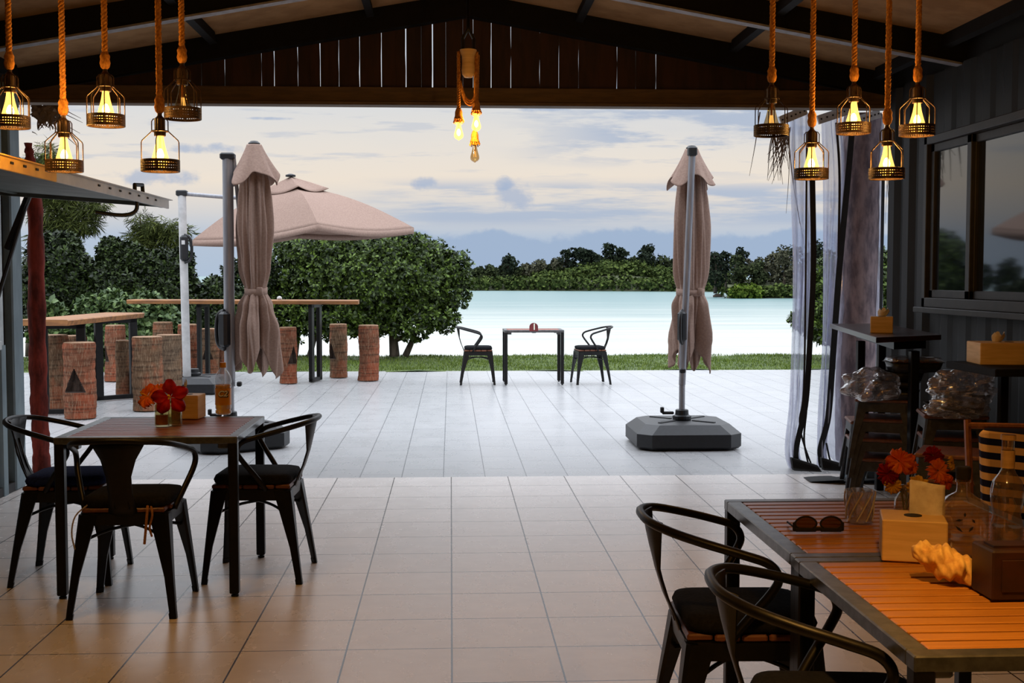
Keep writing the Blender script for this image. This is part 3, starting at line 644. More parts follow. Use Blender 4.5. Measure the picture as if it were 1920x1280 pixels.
def folded(t, cx, cy, seed, prof, cap, waist, hem, ph_=0.0):
    rr = random.Random(seed); ks = [rr.uniform(-.5, .5) for _ in range(8)]
    def rad(zt):
        for (z0, r0), (z1, r1) in zip(prof[:-1], prof[1:]):
            if z1 <= zt <= z0:
                q = (z0 - zt) / (z0 - z1); q = q * q * (3 - 2 * q); return r0 + (r1 - r0) * q
        return prof[-1][1]
    def body(a, c):
        q = 2 * PI * a; top = prof[0][0]; drop = abs(math.cos(2 * (q + ph_))) ** 2.5
        end = prof[-1][0] - hem * drop + .03 * math.sin(3 * q + ks[0])
        z = top + (end - top) * c; r = rad(max(z, prof[-1][0]))
        w_ = min(1, max(0, (top - z) * 3)); tight = 1 - .75 * math.exp(-((z - waist) / .07) ** 2)
        fold = (.17 * math.sin(8 * q + ks[1] * 3 + z * 1.2) + .11 * math.sin(13 * q + ks[2] * 4 - z * 2) + .07 * math.sin(21 * q + z * 3)) * w_ * tight
        low = max(0, min(1, (waist - z) / .35)); fold += low * (.30 * math.cos(4 * (q + ph_)) + .16 * math.sin(6 * q + ks[3] * 5 + z * 4))
        r = r * (1 + fold); return V(cx + r * math.cos(q), cy + r * math.sin(q), z + .01 * math.sin(9 * q) * c)
    o = MB().grid(body, 150, 90, True).build('folded_canopy', 'canopy_cloth', t, smooth=True, thick=.004)
    zt, zb, rt, rb, hemc = cap
    def cape(a, c):
        q = 2 * PI * a; pt = abs(math.cos(2 * (q + ph_ + .25))) ** 3; z = zt + (zb - hemc * pt - zt) * c
        r = (rt + (rb - rt) * c ** 1.1) * (1 + .10 * c * math.sin(5 * q + ks[5] * 4) + .07 * c * math.sin(9 * q + 1)) * (1 + .42 * c * pt)
        return V(cx + r * math.cos(q), cy + r * math.sin(q), z + .012 * c * math.sin(7 * q))
    MB().grid(cape, 120, 26, True).build('vent_cape', 'canopy_cloth', t, smooth=True, thick=.004)
    st = MB(); rw = rad(waist) * 1.06
    st.loft([[V(cx + (rw + dr) * math.cos(q) * (1 + .04 * math.sin(3 * q)), cy + (rw + dr) * math.sin(q), waist + z + .012 * math.sin(q)) for q in [2 * PI * k / 40 for k in range(40)]] for dr, z in ((0, -.028), (.008, -.026), (.008, .026), (0, .028))], caps=False)
    st.box((cx + rw * .5, cy - rw * .95, waist), (.05, .03, .065), ch=.008)
    st.build('tie_strap', 'canopy_cloth', t, smooth=True)
    MB().lathe([(rt * .8, zt - .01), (.05, zt + .012), (.03, zt + .03), (.004, zt + .034)], 16, (cx, cy, 0)).build('finial', 'black_plastic', t)

# right: closed
bx, by = 1.965, 10.24
t = thing('cantilever_umbrella', 'closed taupe umbrella on a black base alone at the right of the terrace', 'umbrella', (bx, by, .006))
make_base(t)
top = at(1298, 284, by - .02) - V(bx, by, .006); top2 = V(top.x, top.y, top.z)
MB().tube([V(0, 0, .2), V(0, 0, .9)], .026, 14).tube([V(0, 0, .5), top2], .029, 14).build('pole', 'alu', t, smooth=True, auto=30)
MB().box(top2 + V(0, 0, .0), (.075, .08, .075), ch=.01).build('pole_cap', 'black_plastic', t); MB().box(V(0, -.01, .62), (.05, .05, .04), ch=.008).build('clamp_knob', 'black_plastic', t)
c2 = at(1296, 400, by + .20) - V(bx, by, 0)
pr = lambda y: (1.43 + (517 - y) * (by + .2) / F_PX)
folded(t, c2.x, c2.y, 5, [(pr(300), .07), (pr(350), .105), (pr(430), .125), (pr(500), .122), (pr(548), .108), (pr(575), .132), (pr(640), .140), (pr(650), .135)], (pr(281), pr(334), .055, .165, .09), pr(548), .22, .5)
handle(t, V(-.015, -.06, 1.43 - (612 - 517) * by / F_PX - .006), .95, Matrix.Rotation(-2.0, 3, 'Z'))
MB().tube([top2 + V(0, .03, .0), V(c2.x, c2.y, pr(290))], .018, 8).build('arm', 'alu', t)
# left: closed
bx, by = -1.85, 10.28
t = thing('cantilever_umbrella', 'closed taupe umbrella hanging beside its thick grey pole, behind the left table', 'umbrella', (bx, by, .006))
make_base(t, .62, .40)
top = at(427, 293, by) - V(bx, by, .006)
MB().tube([V(0, 0, .2), V(0, 0, 1.0)], .034, 14).tube([V(0, 0, .5), top], .045, 14).build('pole', 'alu', t, smooth=True, auto=30)
MB().box(top, (.12, .10, .055), ch=.012).build('pole_cap', 'black_plastic', t); MB().box(at(442, 721, by - .03) - V(bx - .03, by, 0), (.04, .05, .04), ch=.008).build('clamp_knob', 'black_plastic', t)
e1 = at(455, 470, by + .04) - V(bx, by, 0)
MB().tube([top + V(.05, 0, -.01), e1], .016, 8).build('strut', 'alu', t)
cc = at(478, 400, by + .02) - V(bx, by, 0)
pr = lambda y: (1.43 + (517 - y) * (by + .02) / F_PX)
folded(t, cc.x, cc.y, 11, [(pr(300), .07), (pr(350), .11), (pr(430), .125), (pr(500), .108), (pr(546), .082), (pr(575), .12), (pr(610), .150), (pr(650), .142)], (pr(277), pr(330), .060, .175, .10), pr(546), .24, .2)
handle(t, V(-.03, -.05, 1.43 - (617 - 517) * by / F_PX), 1.1, Matrix.Rotation(2.6, 3, 'Z'))
MB().tube([e1, V(cc.x - .05, cc.y, pr(430))], .014, 8).build('arm', 'alu', t)
# open umbrella behind
oy = 15.0; o3 = at(343, 735, oy); bx = o3.x + .1
t = thing('cantilever_umbrella', 'open square taupe umbrella with a small vent top, behind the closed left one', 'umbrella', (bx, 15.2, .006))
make_base(t, 0, .42, .19)
pt = at(341, 362, 15.1) - V(bx, 15.2, .006); pf = V(pt.x + .03, -.1, .19)
MB().tube([pf, pt], .05, 14).build('pole', 'white_paint', t, smooth=True, auto=30)
MB().box(pt, (.13, .11, .07), ch=.012).build('pole_cap', 'black_plastic', t)
Wd = lambda p: p - V(bx, 15.2, .006)
N_, R_c, L_, F_ = Wd(at(596, 420, 13.5)), Wd(at(776, 427, 14.6)), Wd(at(361, 450, 14.9)), Wd(at(560, 437, 16.1)); A_ = Wd(at(545, 347, 14.7))
MB().tube(crv([pt + V(.05, 0, -.01), pt * .5 + A_ * .5 + V(0, 0, -.10), A_ + V(-.35, 0, -.12), A_ + V(0, 0, -.10)], 4), .024, 10).build('arm', 'alu', t)
handle(t, pf * .29 + pt * .71 + V(.02, -.05, -.02), 1.15, Matrix.Rotation(.2, 3, 'Z'), True)
cn = [L_, N_, R_c, F_]
def canopy(a, c, sc_=1.0, apex=A_, lift=0.0, r0=.0):
    q = (a * 4) % 4; i = int(q); f = q - i; E = cn[i] * (1 - f) + cn[(i + 1) % 4] * f
    s = r0 + (1 - r0) * c; p = A_ * (1 - s * sc_) + E * (s * sc_)
    bulge = .16 * math.sin(PI * min(1, s * sc_)) * .55; sag = -.05 * math.sin(PI * f) * s
    return V(p.x, p.y, p.z + bulge + sag + lift)
um = MB().grid(lambda a, c: canopy(a, c, r0=.12), 96, 22, True)
um.grid(lambda a, c: canopy(a, 1.0) + V(0, 0, -.07 * c), 96, 2, True)
um.build('canopy', 'canopy_cloth', t, smooth=True, thick=.004, auto=40)
MB().grid(lambda a, c: canopy(a, c, .31, lift=.10 - .055 * c), 64, 8, True).build('vent_top', 'canopy_cloth', t, smooth=True, thick=.004)
MB().lathe([(.06, 0), (.06, .02), (.02, .035)], 14, (A_.x, A_.y, A_.z + .10)).build('finial', 'black_plastic', t)
for i in range(8):
    E = cn[i // 2] if i % 2 == 0 else (cn[i // 2] + cn[(i // 2 + 1) % 4]) / 2 - V(0, 0, .05)
    pts = [A_ * (1 - s) + E * s + V(0, 0, .16 * math.sin(PI * s) * .55 - .03) for s in (.02, .25, .5, .75, .98)]
    MB().tube(pts, .010, 6).build('rib', 'black_plastic', t)

# ---------------------------------------------------------------- tall live-edge bar tables
def slab(mb, corners, z, th, seed=0, mi=0, n=40, amp=.03):
    a, b_, c, d = [V(*p, 0) for p in corners]
    def row(p, q, s): return [p * (1 - i / n) + q * (i / n) + (b_ - c).normalized() * s * amp * (math.sin(i * .37 + seed) + .6 * math.sin(i * .9 + seed * 2)) for i in range(n + 1)]
    r1 = row(a, d, 1); r2 = row(b_, c, -1)
    top = []
    for i in range(n + 1):
        A, B = r1[i], r2[i]; sd = (B - A).normalized() * .015
        top.append([V(A.x, A.y, z - .01), V(A.x + sd.x, A.y + sd.y, z), V(B.x - sd.x, B.y - sd.y, z), V(B.x, B.y, z - .01), V(B.x - sd.x, B.y - sd.y, z - th), V(A.x + sd.x, A.y + sd.y, z - th)])
    mb.loft(top, mi=mi); return mb
def frameleg(t, x, y, ang, w_, H, name='leg_frame', bar=.09, bottom=True):
    R = Matrix.Rotation(ang, 3, 'Z'); m = MB()
    for s in (-1, 1): m.box(V(x, y, H / 2) + R @ V(s * (w_ / 2 - bar / 2), 0, 0), (bar, .05, H), R, ch=.004)
    m.box(V(x, y, H - .025) , (w_, .05, .05), R, ch=.004)
    if bottom: m.box(V(x, y, .025), (w_, .05, .05), R, ch=.004)
    return m.build(name, 'black_metal', t)
tz = .99
pA, pB, pC, pD = gnd(88, 597, tz), gnd(112, 602, tz), gnd(268, 588, tz), gnd(215, 583, tz)
t = thing('bar_table', 'tall bar table with pale live-edge top among the log stools at the far left', 'table', (-3.9, 13.3, .006))
o = V(-3.9, 13.3, .006)
m_ = slab(MB(), [(-4.32 - o.x, 12.35 - o.y), (-3.78 - o.x, 12.2 - o.y), (-3.62 - o.x, 14.62 - o.y), (-4.12 - o.x, 14.75 - o.y)], tz, .06, 1); m_.build('table_top', 'slab_wood', t)
frameleg(t, -4.0 - o.x, 12.75 - o.y, .12, .46, tz - .06); frameleg(t, -3.86 - o.x, 14.25 - o.y, .75, .52, tz - .06)
y0 = 16.6
A, B = at(248, 556, y0 + .5), at(673, 564, y0 - .1)
t = thing('bar_table', 'long tall bar table with live-edge plank top in front of the big round bush', 'table', (at(592, 713, 16.6).x, 16.6, .006)); o = t.location
zt = 1.10
slab(MB(), [(A.x - o.x, 17.05 - o.y + .2), (A.x - o.x, 17.05 - o.y - .25), (B.x - o.x, 16.45 - o.y - .22), (B.x - o.x, 16.45 - o.y + .25)], zt, .055, 4, n=60, amp=.02).build('table_top', 'slab_wood', t)
frameleg(t, 0, 0, 1.35, .42, zt - .055, bar=.10); frameleg(t, at(382, 650, 16.95).x - o.x, .34, 1.45, .42, zt - .055, bar=.08)
ob = MB().lathe([(.012, 0), (.028, .008), (.03, .03), (.02, .05), (.006, .055)], 14, at(381 + 142, 562, 16.55)); ob = MB().lathe([(.02, 0), (.034, .01), (.036, .03), (.022, .05), (.004, .056)], 14)
ob = ob.build('seashell', 'white_paint'); ob.location = (at(524, 560, 16.62).x, 16.62, zt + .002); tag(ob, 'small white shell lying on the long plank bar table', 'shell')

# palm-log stools
def log_stool(label, px, footpy, w_px, toppy, m_, notch=None, lean=0.0, seed=0, group='palm log stools on the terrace', bend=0.0):
    p = gnd(px, footpy + 1, .006); r = w_px * p.y / F_PX / 2; H = (footpy - toppy) * p.y / F_PX - .01; y = p.y + r
    t = thing('log_stool', label, 'stool', (p.x * y / p.y, y, .006), 0, group); rr = random.Random(seed); k = [rr.uniform(0, 6) for _ in range(6)]
    def surf(a, c):
        q = 2 * PI * a; z = H * c
        rad = r * (1 + .035 * math.sin(c * 9 + k[0]) + .03 * math.sin(2 * q + k[1]) + .028 * abs(math.sin(z * 38 + .5 * math.sin(q + k[2]))) + .012 * math.sin(q * 11 + z * 30) + .01 * math.sin(q * 23 - z * 17))
        if c > .985: rad *= .965
        if c < .02: rad *= 1.02
        ins = 0
        if notch:
            dq = (q - notch + PI) % (2 * PI) - PI; zz = (z - H * .36) / (H * .30)
            if 0 < zz < 1 and abs(dq) < .62 * (1 - zz): ins = 1
        rad -= ins * r * .42
        return V(rad * math.cos(q) + lean * z + bend * math.sin(PI * c * 1.4), rad * math.sin(q), z)
    n1, n2 = 120, 84; g_ = MB().grid(surf, n1, n2, True)
    if notch:
        for i, f in enumerate(g_.f):
            c = sum((Vector(g_.v[j]) for j in f), V(0, 0, 0)) / 4; zz = (c.z - H * .36) / (H * .30)
            dq = (math.atan2(c.y, c.x - lean * c.z - bend * math.sin(PI * c.z / H * 1.4)) - notch + PI) % (2 * PI) - PI
            if -.02 < zz < 1.03 and abs(dq) < .64 * (1.03 - zz) + .02: g_.m[i] = 1
    g_.build('log_bark', [m_, 'log_cut'], t, smooth=True, auto=50)
    e = V(lean * H + bend * math.sin(PI * 1.4), 0, 0); MB().lathe([(r * .97, H - .012), (r * .97, H), (r * .9, H + .004)], 40, e).build('seat_top', 'log_end', t)
FRT = 3 * PI / 2
for a in (("nearest log stool, with a triangular notch facing the viewer, left of the bar table legs", 151, 785, 58, 642, 'log_red', FRT - .05, 0, 0),
          ("log stool between the red trunk post and the nearest notched log stool", 104, 766, 50, 628, 'log_brown', None, 0, 1),
          ("log stool mostly hidden behind the nearest notched log stool", 141, 752, 44, 629, 'log_brown', None, 0, 2),
          ("orange-grey log stool with a notch at its left, under the left bar table", 215, 714, 36, 609, 'log_red', FRT - 1.05, .03, 3),
          ("slim log stool half hidden behind the right leg of the far left bar table", 232, 742, 26, 637, 'log_brown', None, 0, 4),
          ("thick log stool with a reddish right side, right of the far left bar table", 278, 770, 56, 631, 'log_brown', None, 0, 5),
          ("greyish log stool overlapping behind the thick reddish-sided log stool", 318, 752, 46, 627, 'log_grey', FRT - 1.2, 0, 6),
          ("short-looking log stool whose top peeks out above the two thick log stools", 307, 715, 35, 603, 'log_brown', None, 0, 7),
          ("dark orange log stool directly behind the white pole of the open umbrella", 353, 702, 35, 607, 'log_red', None, 0, 8),
          ("brown log stool with a notch facing the viewer, right of the white umbrella pole", 394, 704, 33, 615, 'log_brown', FRT - .1, 0, 9),
          ("plain orange log stool half hidden by the thick grey umbrella pole", 419, 702, 26, 617, 'log_red', None, 0, 10),
          ("orange log stool with a notch at its right, just right of the hanging closed umbrella", 541, 718, 32, 612, 'log_red', FRT + .75, 0, 11),
          ("brown log stool notched at its left, right of the long bar table post", 635, 707, 33, 606, 'log_brown', FRT - .85, 0, 12),
          ("curved bright orange log stool, the rightmost of all the log stools", 690, 713, 38, 608, 'log_red', None, .03, 13)):
    log_stool(*a[:6], notch=a[6], lean=a[7], seed=a[8], bend=(.012 if a[8] == 13 else 0))
log_stool('reddish log stool barely showing between the bar table leg and the thick log stool', 257, 742, 22, 690, 'log_red', seed=20)
# ---------------------------------------------------------------- pendant lamps
def rope_mesh(m, p0, p1, R=.0125, pitch=.045, knot=True):
    L = (p1 - p0).length; n = int(L / .009); d = (p1 - p0) / n
    for k in range(3):
        a0 = 2 * PI * k / 3; m.tube([p0 + d * i + V(math.cos(a0 + i * .009 / pitch * 2 * PI), math.sin(a0 + i * .009 / pitch * 2 * PI), 0) * R * .48 for i in range(n + 1)], R * .56, 6)
    if knot: m.lathe([(.008, -.02), (.016, -.012), (.020, .004), (.017, .018), (.019, .03), (.012, .045)], 12, p0, 0)
BULB = [(.0125, .0), (.0135, -.012), (.0175, -.035), (.0235, -.058), (.030, -.080), (.032, -.092), (.030, -.103), (.022, -.114), (.010, -.120), (.003, -.126)]
def bulb(par, c, lit, s=1.0, power=1.0):
    gl = MB().lathe([(r * s, z * s) for r, z in BULB], 24, c).build('bulb', 'amber_lit' if lit else 'amber_dim', par, smooth=True)
    gl.visible_shadow = True
    f = MB()
    for k in range(5):
        q = 2 * PI * k / 5; x, y = .0075 * s * math.cos(q), .0075 * s * math.sin(q)
        f.tube([c + V(x * .7, y * .7, -.050 * s), c + V(x * 1.4, y * 1.4, -.088 * s)], .0018 * s, 5)
    if lit: f.lathe([(.002, -.046 * s), (.010 * s, -.056 * s), (.0150 * s, -.072 * s), (.011 * s, -.088 * s), (.002, -.097 * s)], 16, c)
    f.build('filament', 'filament' if lit else 'filament_dim', gl)
    MB().tube([c + V(0, 0, -.002), c + V(0, 0, -.05 * s)], .004 * s, 6).build('stem', 'cork', gl)
    if lit:
        ld = bpy.data.lights.new('bulb_light', 'POINT'); ld.color = (1.0, .64, .27); ld.energy = LAMP_W * power; ld.shadow_soft_size = .022
        lo = bpy.data.objects.new('bulb_light', ld); COL.objects.link(lo); lo.parent = par; lo.location = c + V(0, 0, -.072 * s)
LAMP_W = 12.0
def pendant(label, px, py_bottom, wpx, lit=True, nw=8, rot=0.0, group='caged pendant lamps on ropes', loc=None, power=1.0):
    Yp = .148 * F_PX / wpx; p = at(px, py_bottom, Yp) if loc is None else Vector(loc)
    t = thing('pendant_lamp', label, 'lamp', (p.x, p.y, p.z), rot, group)
    ztop = zc(p.x) - p.z - .01
    r = MB(); rope_mesh(r, V(0, 0, .235), V(0, 0, ztop)); r.build('rope', 'rope', t, smooth=True)
    s = MB().lathe([(.0205, .132), (.0215, .136), (.0215, .150), (.0195, .152), (.0195, .196), (.012, .203), (.0085, .208), (.0085, .240)], 20); s.build('socket', 'brown_metal', t)
    cg = MB(); R0, R1 = .069, .030
    for k in range(nw):
        q = 2 * PI * k / nw; cx, cy = math.cos(q), math.sin(q)
        prof = [(R0, .0), (R0, .108), (R0 - .003, .116), (R1 + .003, .147), (R1, .153), (R1, .186), (R1 - .006, .195), (.014, .195)]
        cg.tube([V(a * cx, a * cy, z) for a, z in prof], .0021, 6)
    for (a, z) in ((R0, .002), (R0, .042), (R1, .150)): cg.tube([V(a * math.cos(q), a * math.sin(q), z) for q in [2 * PI * k / 40 for k in range(40)]], .0024, 6, loop=True)
    cg.build('wire_cage', 'brown_metal', t)
    bd = MB()
    # woven band: closely set strips all round with a little see-through
    for j in range(4): bd.loft([[V((R0 + dr) * math.cos(q), (R0 + dr) * math.sin(q), .003 + j * .0100 + dz) for q in [2 * PI * k / 48 for k in range(48)]] for dr, dz in ((0, 0), (.002, 0), (.002, .0072), (0, .0072))], caps=False)
    for k in range(48):
        q = 2 * PI * (k + .5) / 48; A = Matrix.Rotation(q, 3, 'Z'); bd.box(A @ V(R0 + .001, 0, .022), (.002, .0045, .040), A)
    bd.build('woven_band', 'brown_metal', t)
    bulb(t, V(0, 0, .134), lit, 1.0, power)
    return t
for a in (('lit caged pendant lamp cut by the left edge of the photo', 20, 240, 72, True, 10, .1),
          ('lit caged pendant lamp hanging low in front of the hatch flap, second from left', 121, 322, 70, True, 8, .35),
          ('lit caged pendant lamp hanging high, third from left', 199, 237, 71, True, 8, .2),
          ('lit caged pendant lamp with few wires hanging low, fourth from left', 301, 322, 73, True, 4, .02),
          ('caged pendant lamp with a dull bulb, fifth from left beside the beam', 343, 224, 70, False, 8, .1),
          ('caged pendant lamp with a dull bulb, first of the right-hand cluster beside the palm strands', 1446, 255, 68, False, 6, .1),
          ('lit caged pendant lamp hanging low in front of the first plastic strip, right-hand cluster', 1521, 336, 67, True, 8, .5),
          ('lit caged pendant lamp hanging high and tilted between two low ones, right-hand cluster', 1600, 251, 67, True, 6, .0),
          ('lit caged pendant lamp hanging low in front of the palm trunk edge, right-hand cluster', 1662, 336, 70, True, 6, .25),
          ('lit caged pendant lamp hanging high, rightmost of all the lamps', 1719, 255, 69, True, 8, .4)):
    p_ = pendant(*a)
    if 'tilted' in a[0]: pass

pendant('lit caged pendant lamp above the near end of the long right table', 0, 0, 70, nw=4, loc=(.80, 1.92, 1.90), power=13.0)
pendant('lit caged pendant lamp nearest the viewer on the left side', 0, 0, 70, nw=4, loc=(-1.25, 2.9, 2.20), power=.8)
# centre: pulley with rope lamps
Yc = 6.7; pc = at(878, 118, Yc)
t = thing('pulley_lamp', 'rope lamp with two glowing bulbs slung over a pale pulley under the ridge', 'lamp', (pc.x, Yc, pc.z))
up = zc(pc.x) - pc.z
def pz(px, py): return at(px, py, Yc) - pc
MB().lathe([(.004, -.080), (.022, -.078), (.033, -.062), (.036, -.040), (.033, 0), (.035, .035), (.046, .062), (.046, .070), (.01, .072)], 28).build('pulley_wheel', 'box_wood', t, smooth=True, auto=50)
hb = MB()
for s in (-1, 1): hb.tube([V(.03 * s, .0, .07), V(.03 * s, .0, .13), V(0, 0, .19), V(0, 0, up)], .010, 8)
hb.build('hanger', 'black_metal', t)
e_l, e_r = pz(860, 208), pz(893, 192)
r = MB()
for (sx_, e) in ((-1, e_l), (1, e_r)):
    q = V(.052 * sx_, 0, 0); e.y = .0
    rope_mesh(r, e, V(e.x * .6 + q.x * .4, .0, .06), .011, .04, False)
rope_mesh(r, e_r + V(.006, .03, -.0), V(.055, .03, .05), .009, .04, False)
for zz in (0, .012, .024): r.tube([V(a[0], a[1], a[2] + zz) for a in crv([(-.045, .0, -.12), (-.02, .02, -.20), (.015, .01, -.225), (.04, -.01, -.19), (.045, 0, -.10)], 5)], .0065, 6)
r.build('rope', 'rope', t, smooth=True)
for (e, zs, lit, sc_) in ((e_l, 0, True, .80), (e_r, 0, True, .80), (pz(891, 246) + V(0, .12, 0), 1, False, .80)):
    e = V(e.x, e.y, e.z)
    sk = MB().lathe([(.008, .02), (.014, .012), (.020, -.005), (.021, -.028), (.027, -.045), (.020, -.05), (.019, -.062)], 16, e, mi=0)
    for k in range(14): q = 2 * PI * k / 14; sk.tube([e + V(.02 * math.cos(q), .02 * math.sin(q), -.036), e + V(.029 * math.cos(q), .029 * math.sin(q), -.058 - .006 * (k % 3))], .003, 5)
    if zs:
        sk.tube([e + V(0, 0, .0), e + V(-.0, -.02, .5)], .005, 6)
    sk.build('rope_socket', 'rope', t); bulb(t, e + V(0, 0, -.058), lit, sc_, .6)

# ---------------------------------------------------------------- serving hatch flap, prop, red trunk, palm strands
t = thing('hatch_flap', 'raised grey-white hatch flap propped out from the left wall', 'hatch', (WL, 5.6, 2.0)); o = V(WL, 5.6, 2.0)
q0 = at(315, 379, 7.72); xo = q0.x; zo = q0.z; yn, yf = 3.9, 7.72
zi = zo + .085
fl = MB(); pts = [(WL + .02, zi), (xo, zo)]
fl.loft([[V(x, y, z + dz) - o for x, z in ((WL + .03, zi), (xo, zo)) for dz in (0,)] + [V(x, y, z - .012) - o for x, z in ((xo, zo), (WL + .03, zi))] for y in (yn, yf)])
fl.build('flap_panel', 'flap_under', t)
yb_ = at(84, 330, at(84, 330, 5.0).y).y
ysp = 5.55
for s_ in range(6):
    pass
for nm, (ya, yb), mt in (('edge_near', (yn, ysp), 'yellow_edge'), ('edge_rim', (ysp, yf), 'flap_top')):  # near stretch of the flap edge is yellow, the far stretch grey-white
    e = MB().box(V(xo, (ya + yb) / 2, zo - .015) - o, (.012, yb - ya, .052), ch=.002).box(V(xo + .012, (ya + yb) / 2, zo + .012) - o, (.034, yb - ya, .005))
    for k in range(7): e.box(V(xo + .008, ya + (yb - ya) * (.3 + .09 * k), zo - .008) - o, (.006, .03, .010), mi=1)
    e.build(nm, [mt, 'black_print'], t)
sp = MB()
for z_, x_ in ((zo - .02, xo - .03), (zi - .025, WL + .25)): sp.box(V(x_, (yn + yf) / 2, z_) - o, (.03, yf - yn, .03))
sp.box(V((xo + WL) / 2, yf - .02, (zo + zi) / 2 - .02) - o, (WL - xo, .03, .03), Matrix.Rotation(math.atan2(zi - zo, xo - WL), 3, 'Y'))
sp.build('stiffener', 'flap_under', t)
hk = MB(); hy = 7.0; hx = xo - .0
hk.tube([V(hx - .02, hy, zo + .01) - o, V(hx - .02, hy, zo + .055) - o, V(hx + .0, hy + .09, zo + .06) - o, V(hx, hy + .10, zo + .01) - o], .012, 8)
hk.tube(crv([V(hx - .02, hy + .05, zo - .02) - o, V(hx - .03, hy + .05, zo - .09) - o, V(hx - .10, hy + .03, zo - .115) - o, V(hx - .24, hy, zo - .10) - o], 4), .012, 8)
hk.build('latch', 'black_plastic', t)
pr_ = MB().tube([V(WL + .05, 7.86, lz + .25) - o, V(WL + .32, 7.74, zi - .03) - o], .014, 8); pr_.tube([V(WL + .15, 7.82, lz + .62) - o, V(WL + .32, 7.74, zi - .03) - o], .022, 8); pr_.build('prop_rod', 'black_plastic', t)
# red trunk post
bp = gnd(71, 888, .006); t0 = V(bp.x, 8.95, .006)
tp = at(53, 268, 8.95) - t0; md = at(66, 400, 8.95) - t0
tr = MB(); cp = crv([(0, 0, 0), (at(72, 700, 8.95) - t0)[:], md[:], (at(59, 320, 8.95) - t0)[:], tp[:]], 24)
rings = []
for i, p in enumerate(cp):
    u_ = i / (len(cp) - 1); rr_ = (.060 - .026 * max(0, u_ - .35) * 2.1 + .004 * math.sin(i * .8)) * (1 + .04 * math.sin(i * 2.1))
    rings.append([p + V(math.cos(q), math.sin(q), 0) * rr_ * (1 + .05 * math.sin(5 * q + i * .1)) for q in [2 * PI * k / 20 for k in range(20)]])
tk = tr.loft(rings).build('palm_post', 'red_trunk', smooth=True); tk.location = t0; tag(tk, 'thin reddish palm trunk post beside the left wall corner', 'post')
# palm trunk at right
b0 = gnd(1604, 866, .006)
cp = [at(x, y, b0.y) - b0 for x, y in ((1604, 862), (1604, 760), (1606, 600), (1610, 450), (1614, 330), (1618, 215))]
rings = []; cc_ = crv(cp, 16)
for i, p in enumerate(cc_):
    rr_ = .150 * (1 - .08 * i / len(cc_)) * (1 + .018 * abs(math.sin(i * .55)))
    rings.append([p + V(math.cos(q), math.sin(q), 0) * rr_ * (1 + .02 * math.sin(4 * q + i * .2)) for q in [2 * PI * k / 28 for k in range(28)]])
tk = MB().loft(rings).build('palm_tree', 'palm_trunk', smooth=True); tk.location = b0; tag(tk, 'thick grey-purple palm trunk behind the clear plastic strips', 'tree')
# dead palm strands
def strands(label, pts, Y0, seed, nm='palm_thatch'):
    rr = random.Random(seed); m = MB(); c0 = at(pts[0][0], pts[0][1], Y0)
    for (px, py, ex, ey, w_) in pts:
        yj = Y0 + rr.uniform(-.15, .15); a = at(px, py, yj) - c0; b = at(ex, ey, yj + rr.uniform(-.05, .05)) - c0
        mid = (a + b) / 2 + V(rr.uniform(-.02, .02), 0, .03 * abs((a - b).x)); P = crv([a, mid, b], 5)
        for k in range(len(P) - 1):
            w0 = w_ * (1 - k / len(P)) + .0008; w1 = w_ * (1 - (k + 1) / len(P)) + .0008; d = (P[k + 1] - P[k]).normalized(); sd = d.cross(V(0, 1, 0)).normalized()
            m.add([P[k] - sd * w0, P[k] + V(0, w0 * .6, 0), P[k] + sd * w0, P[k + 1] + sd * w1, P[k + 1] + V(0, w1 * .6, 0), P[k + 1] - sd * w1], [(0, 1, 4, 5), (1, 2, 3, 4), (0, 2, 3, 5)])
    ob = m.build(nm, 'dry_frond'); ob.location = c0; return tag(ob, label, 'palm thatch', kind='stuff')
rr = random.Random(9)
L1 = [(58 + rr.uniform(0, 60), 196 + rr.uniform(-4, 26), 70 + rr.uniform(0, 60), 205 + rr.uniform(0, 40), .012) for _ in range(90)]
L1 += [(100, 205, 155, 230, .004), (105, 212, 140, 262, .004), (112, 225, 150, 250, .004), (110, 235, 146, 275, .005), (60, 247, 70, 253, .003), (115, 200, 152, 222, .004)]
strands('dry brown palm thatch sticking out under the beam at the upper left', L1, 9.0, 1)
L2 = [(1455 + rr.uniform(-8, 28), 236 + rr.uniform(0, 12), 1440 + rr.uniform(-2, 40), 290 + rr.uniform(-15, 60), .005) for _ in range(26)]
L2 += [(1425, 210, 1405, 330, .004), (1480, 250, 1474, 400, .003), (1470, 270, 1447, 345, .004), (1478, 260, 1500, 420, .004), (1488, 300, 1510, 470, .003)]
strands('thin dry palm strands hanging beside the first plastic strip', L2, 9.05, 2)
L3 = [(1650 + rr.uniform(-6, 12), 214 + rr.uniform(-4, 4), 1645 + rr.uniform(-6, 26), 390 + rr.uniform(-15, 40), .003) for _ in range(10)]
strands('few dry palm strands hanging right of the thick palm trunk', L3, 9.6, 3)
# metal curtain brackets
for i, (a, b) in enumerate((((1462, 227), (1512, 206)), ((1532, 226), (1600, 203)), ((1608, 226), (1650, 212)))):
    p, q = at(*a, 8.95), at(*b, 8.85); d = q - p; m = MB(); ang = math.atan2(d.z, d.x)
    R = Matrix.Rotation(-ang, 3, 'Y'); m.box((0, 0, 0), (d.length, .03, .065), R).box(R @ V(0, -.02, .03), (d.length, .05, .004), R)
    for k in range(6): m.box(R @ V((k - 2.5) * d.length / 6, -.016, .0), (.012, .004, .012), R, mi=1)
    m.tube([V(0, 0, .03), V(0, (8.74 - ((p + q) / 2).y), 2.70 - ((p + q) / 2).z)], .008, 6)
    ob = m.build('metal_bracket', ['white_paint', 'black_print']); ob.location = (p + q) / 2
    tag(ob, ('white slotted metal bracket above the first plastic strip', 'white slotted metal bracket above the second plastic strip', 'white slotted metal bracket above the palm trunk')[i], 'bracket')

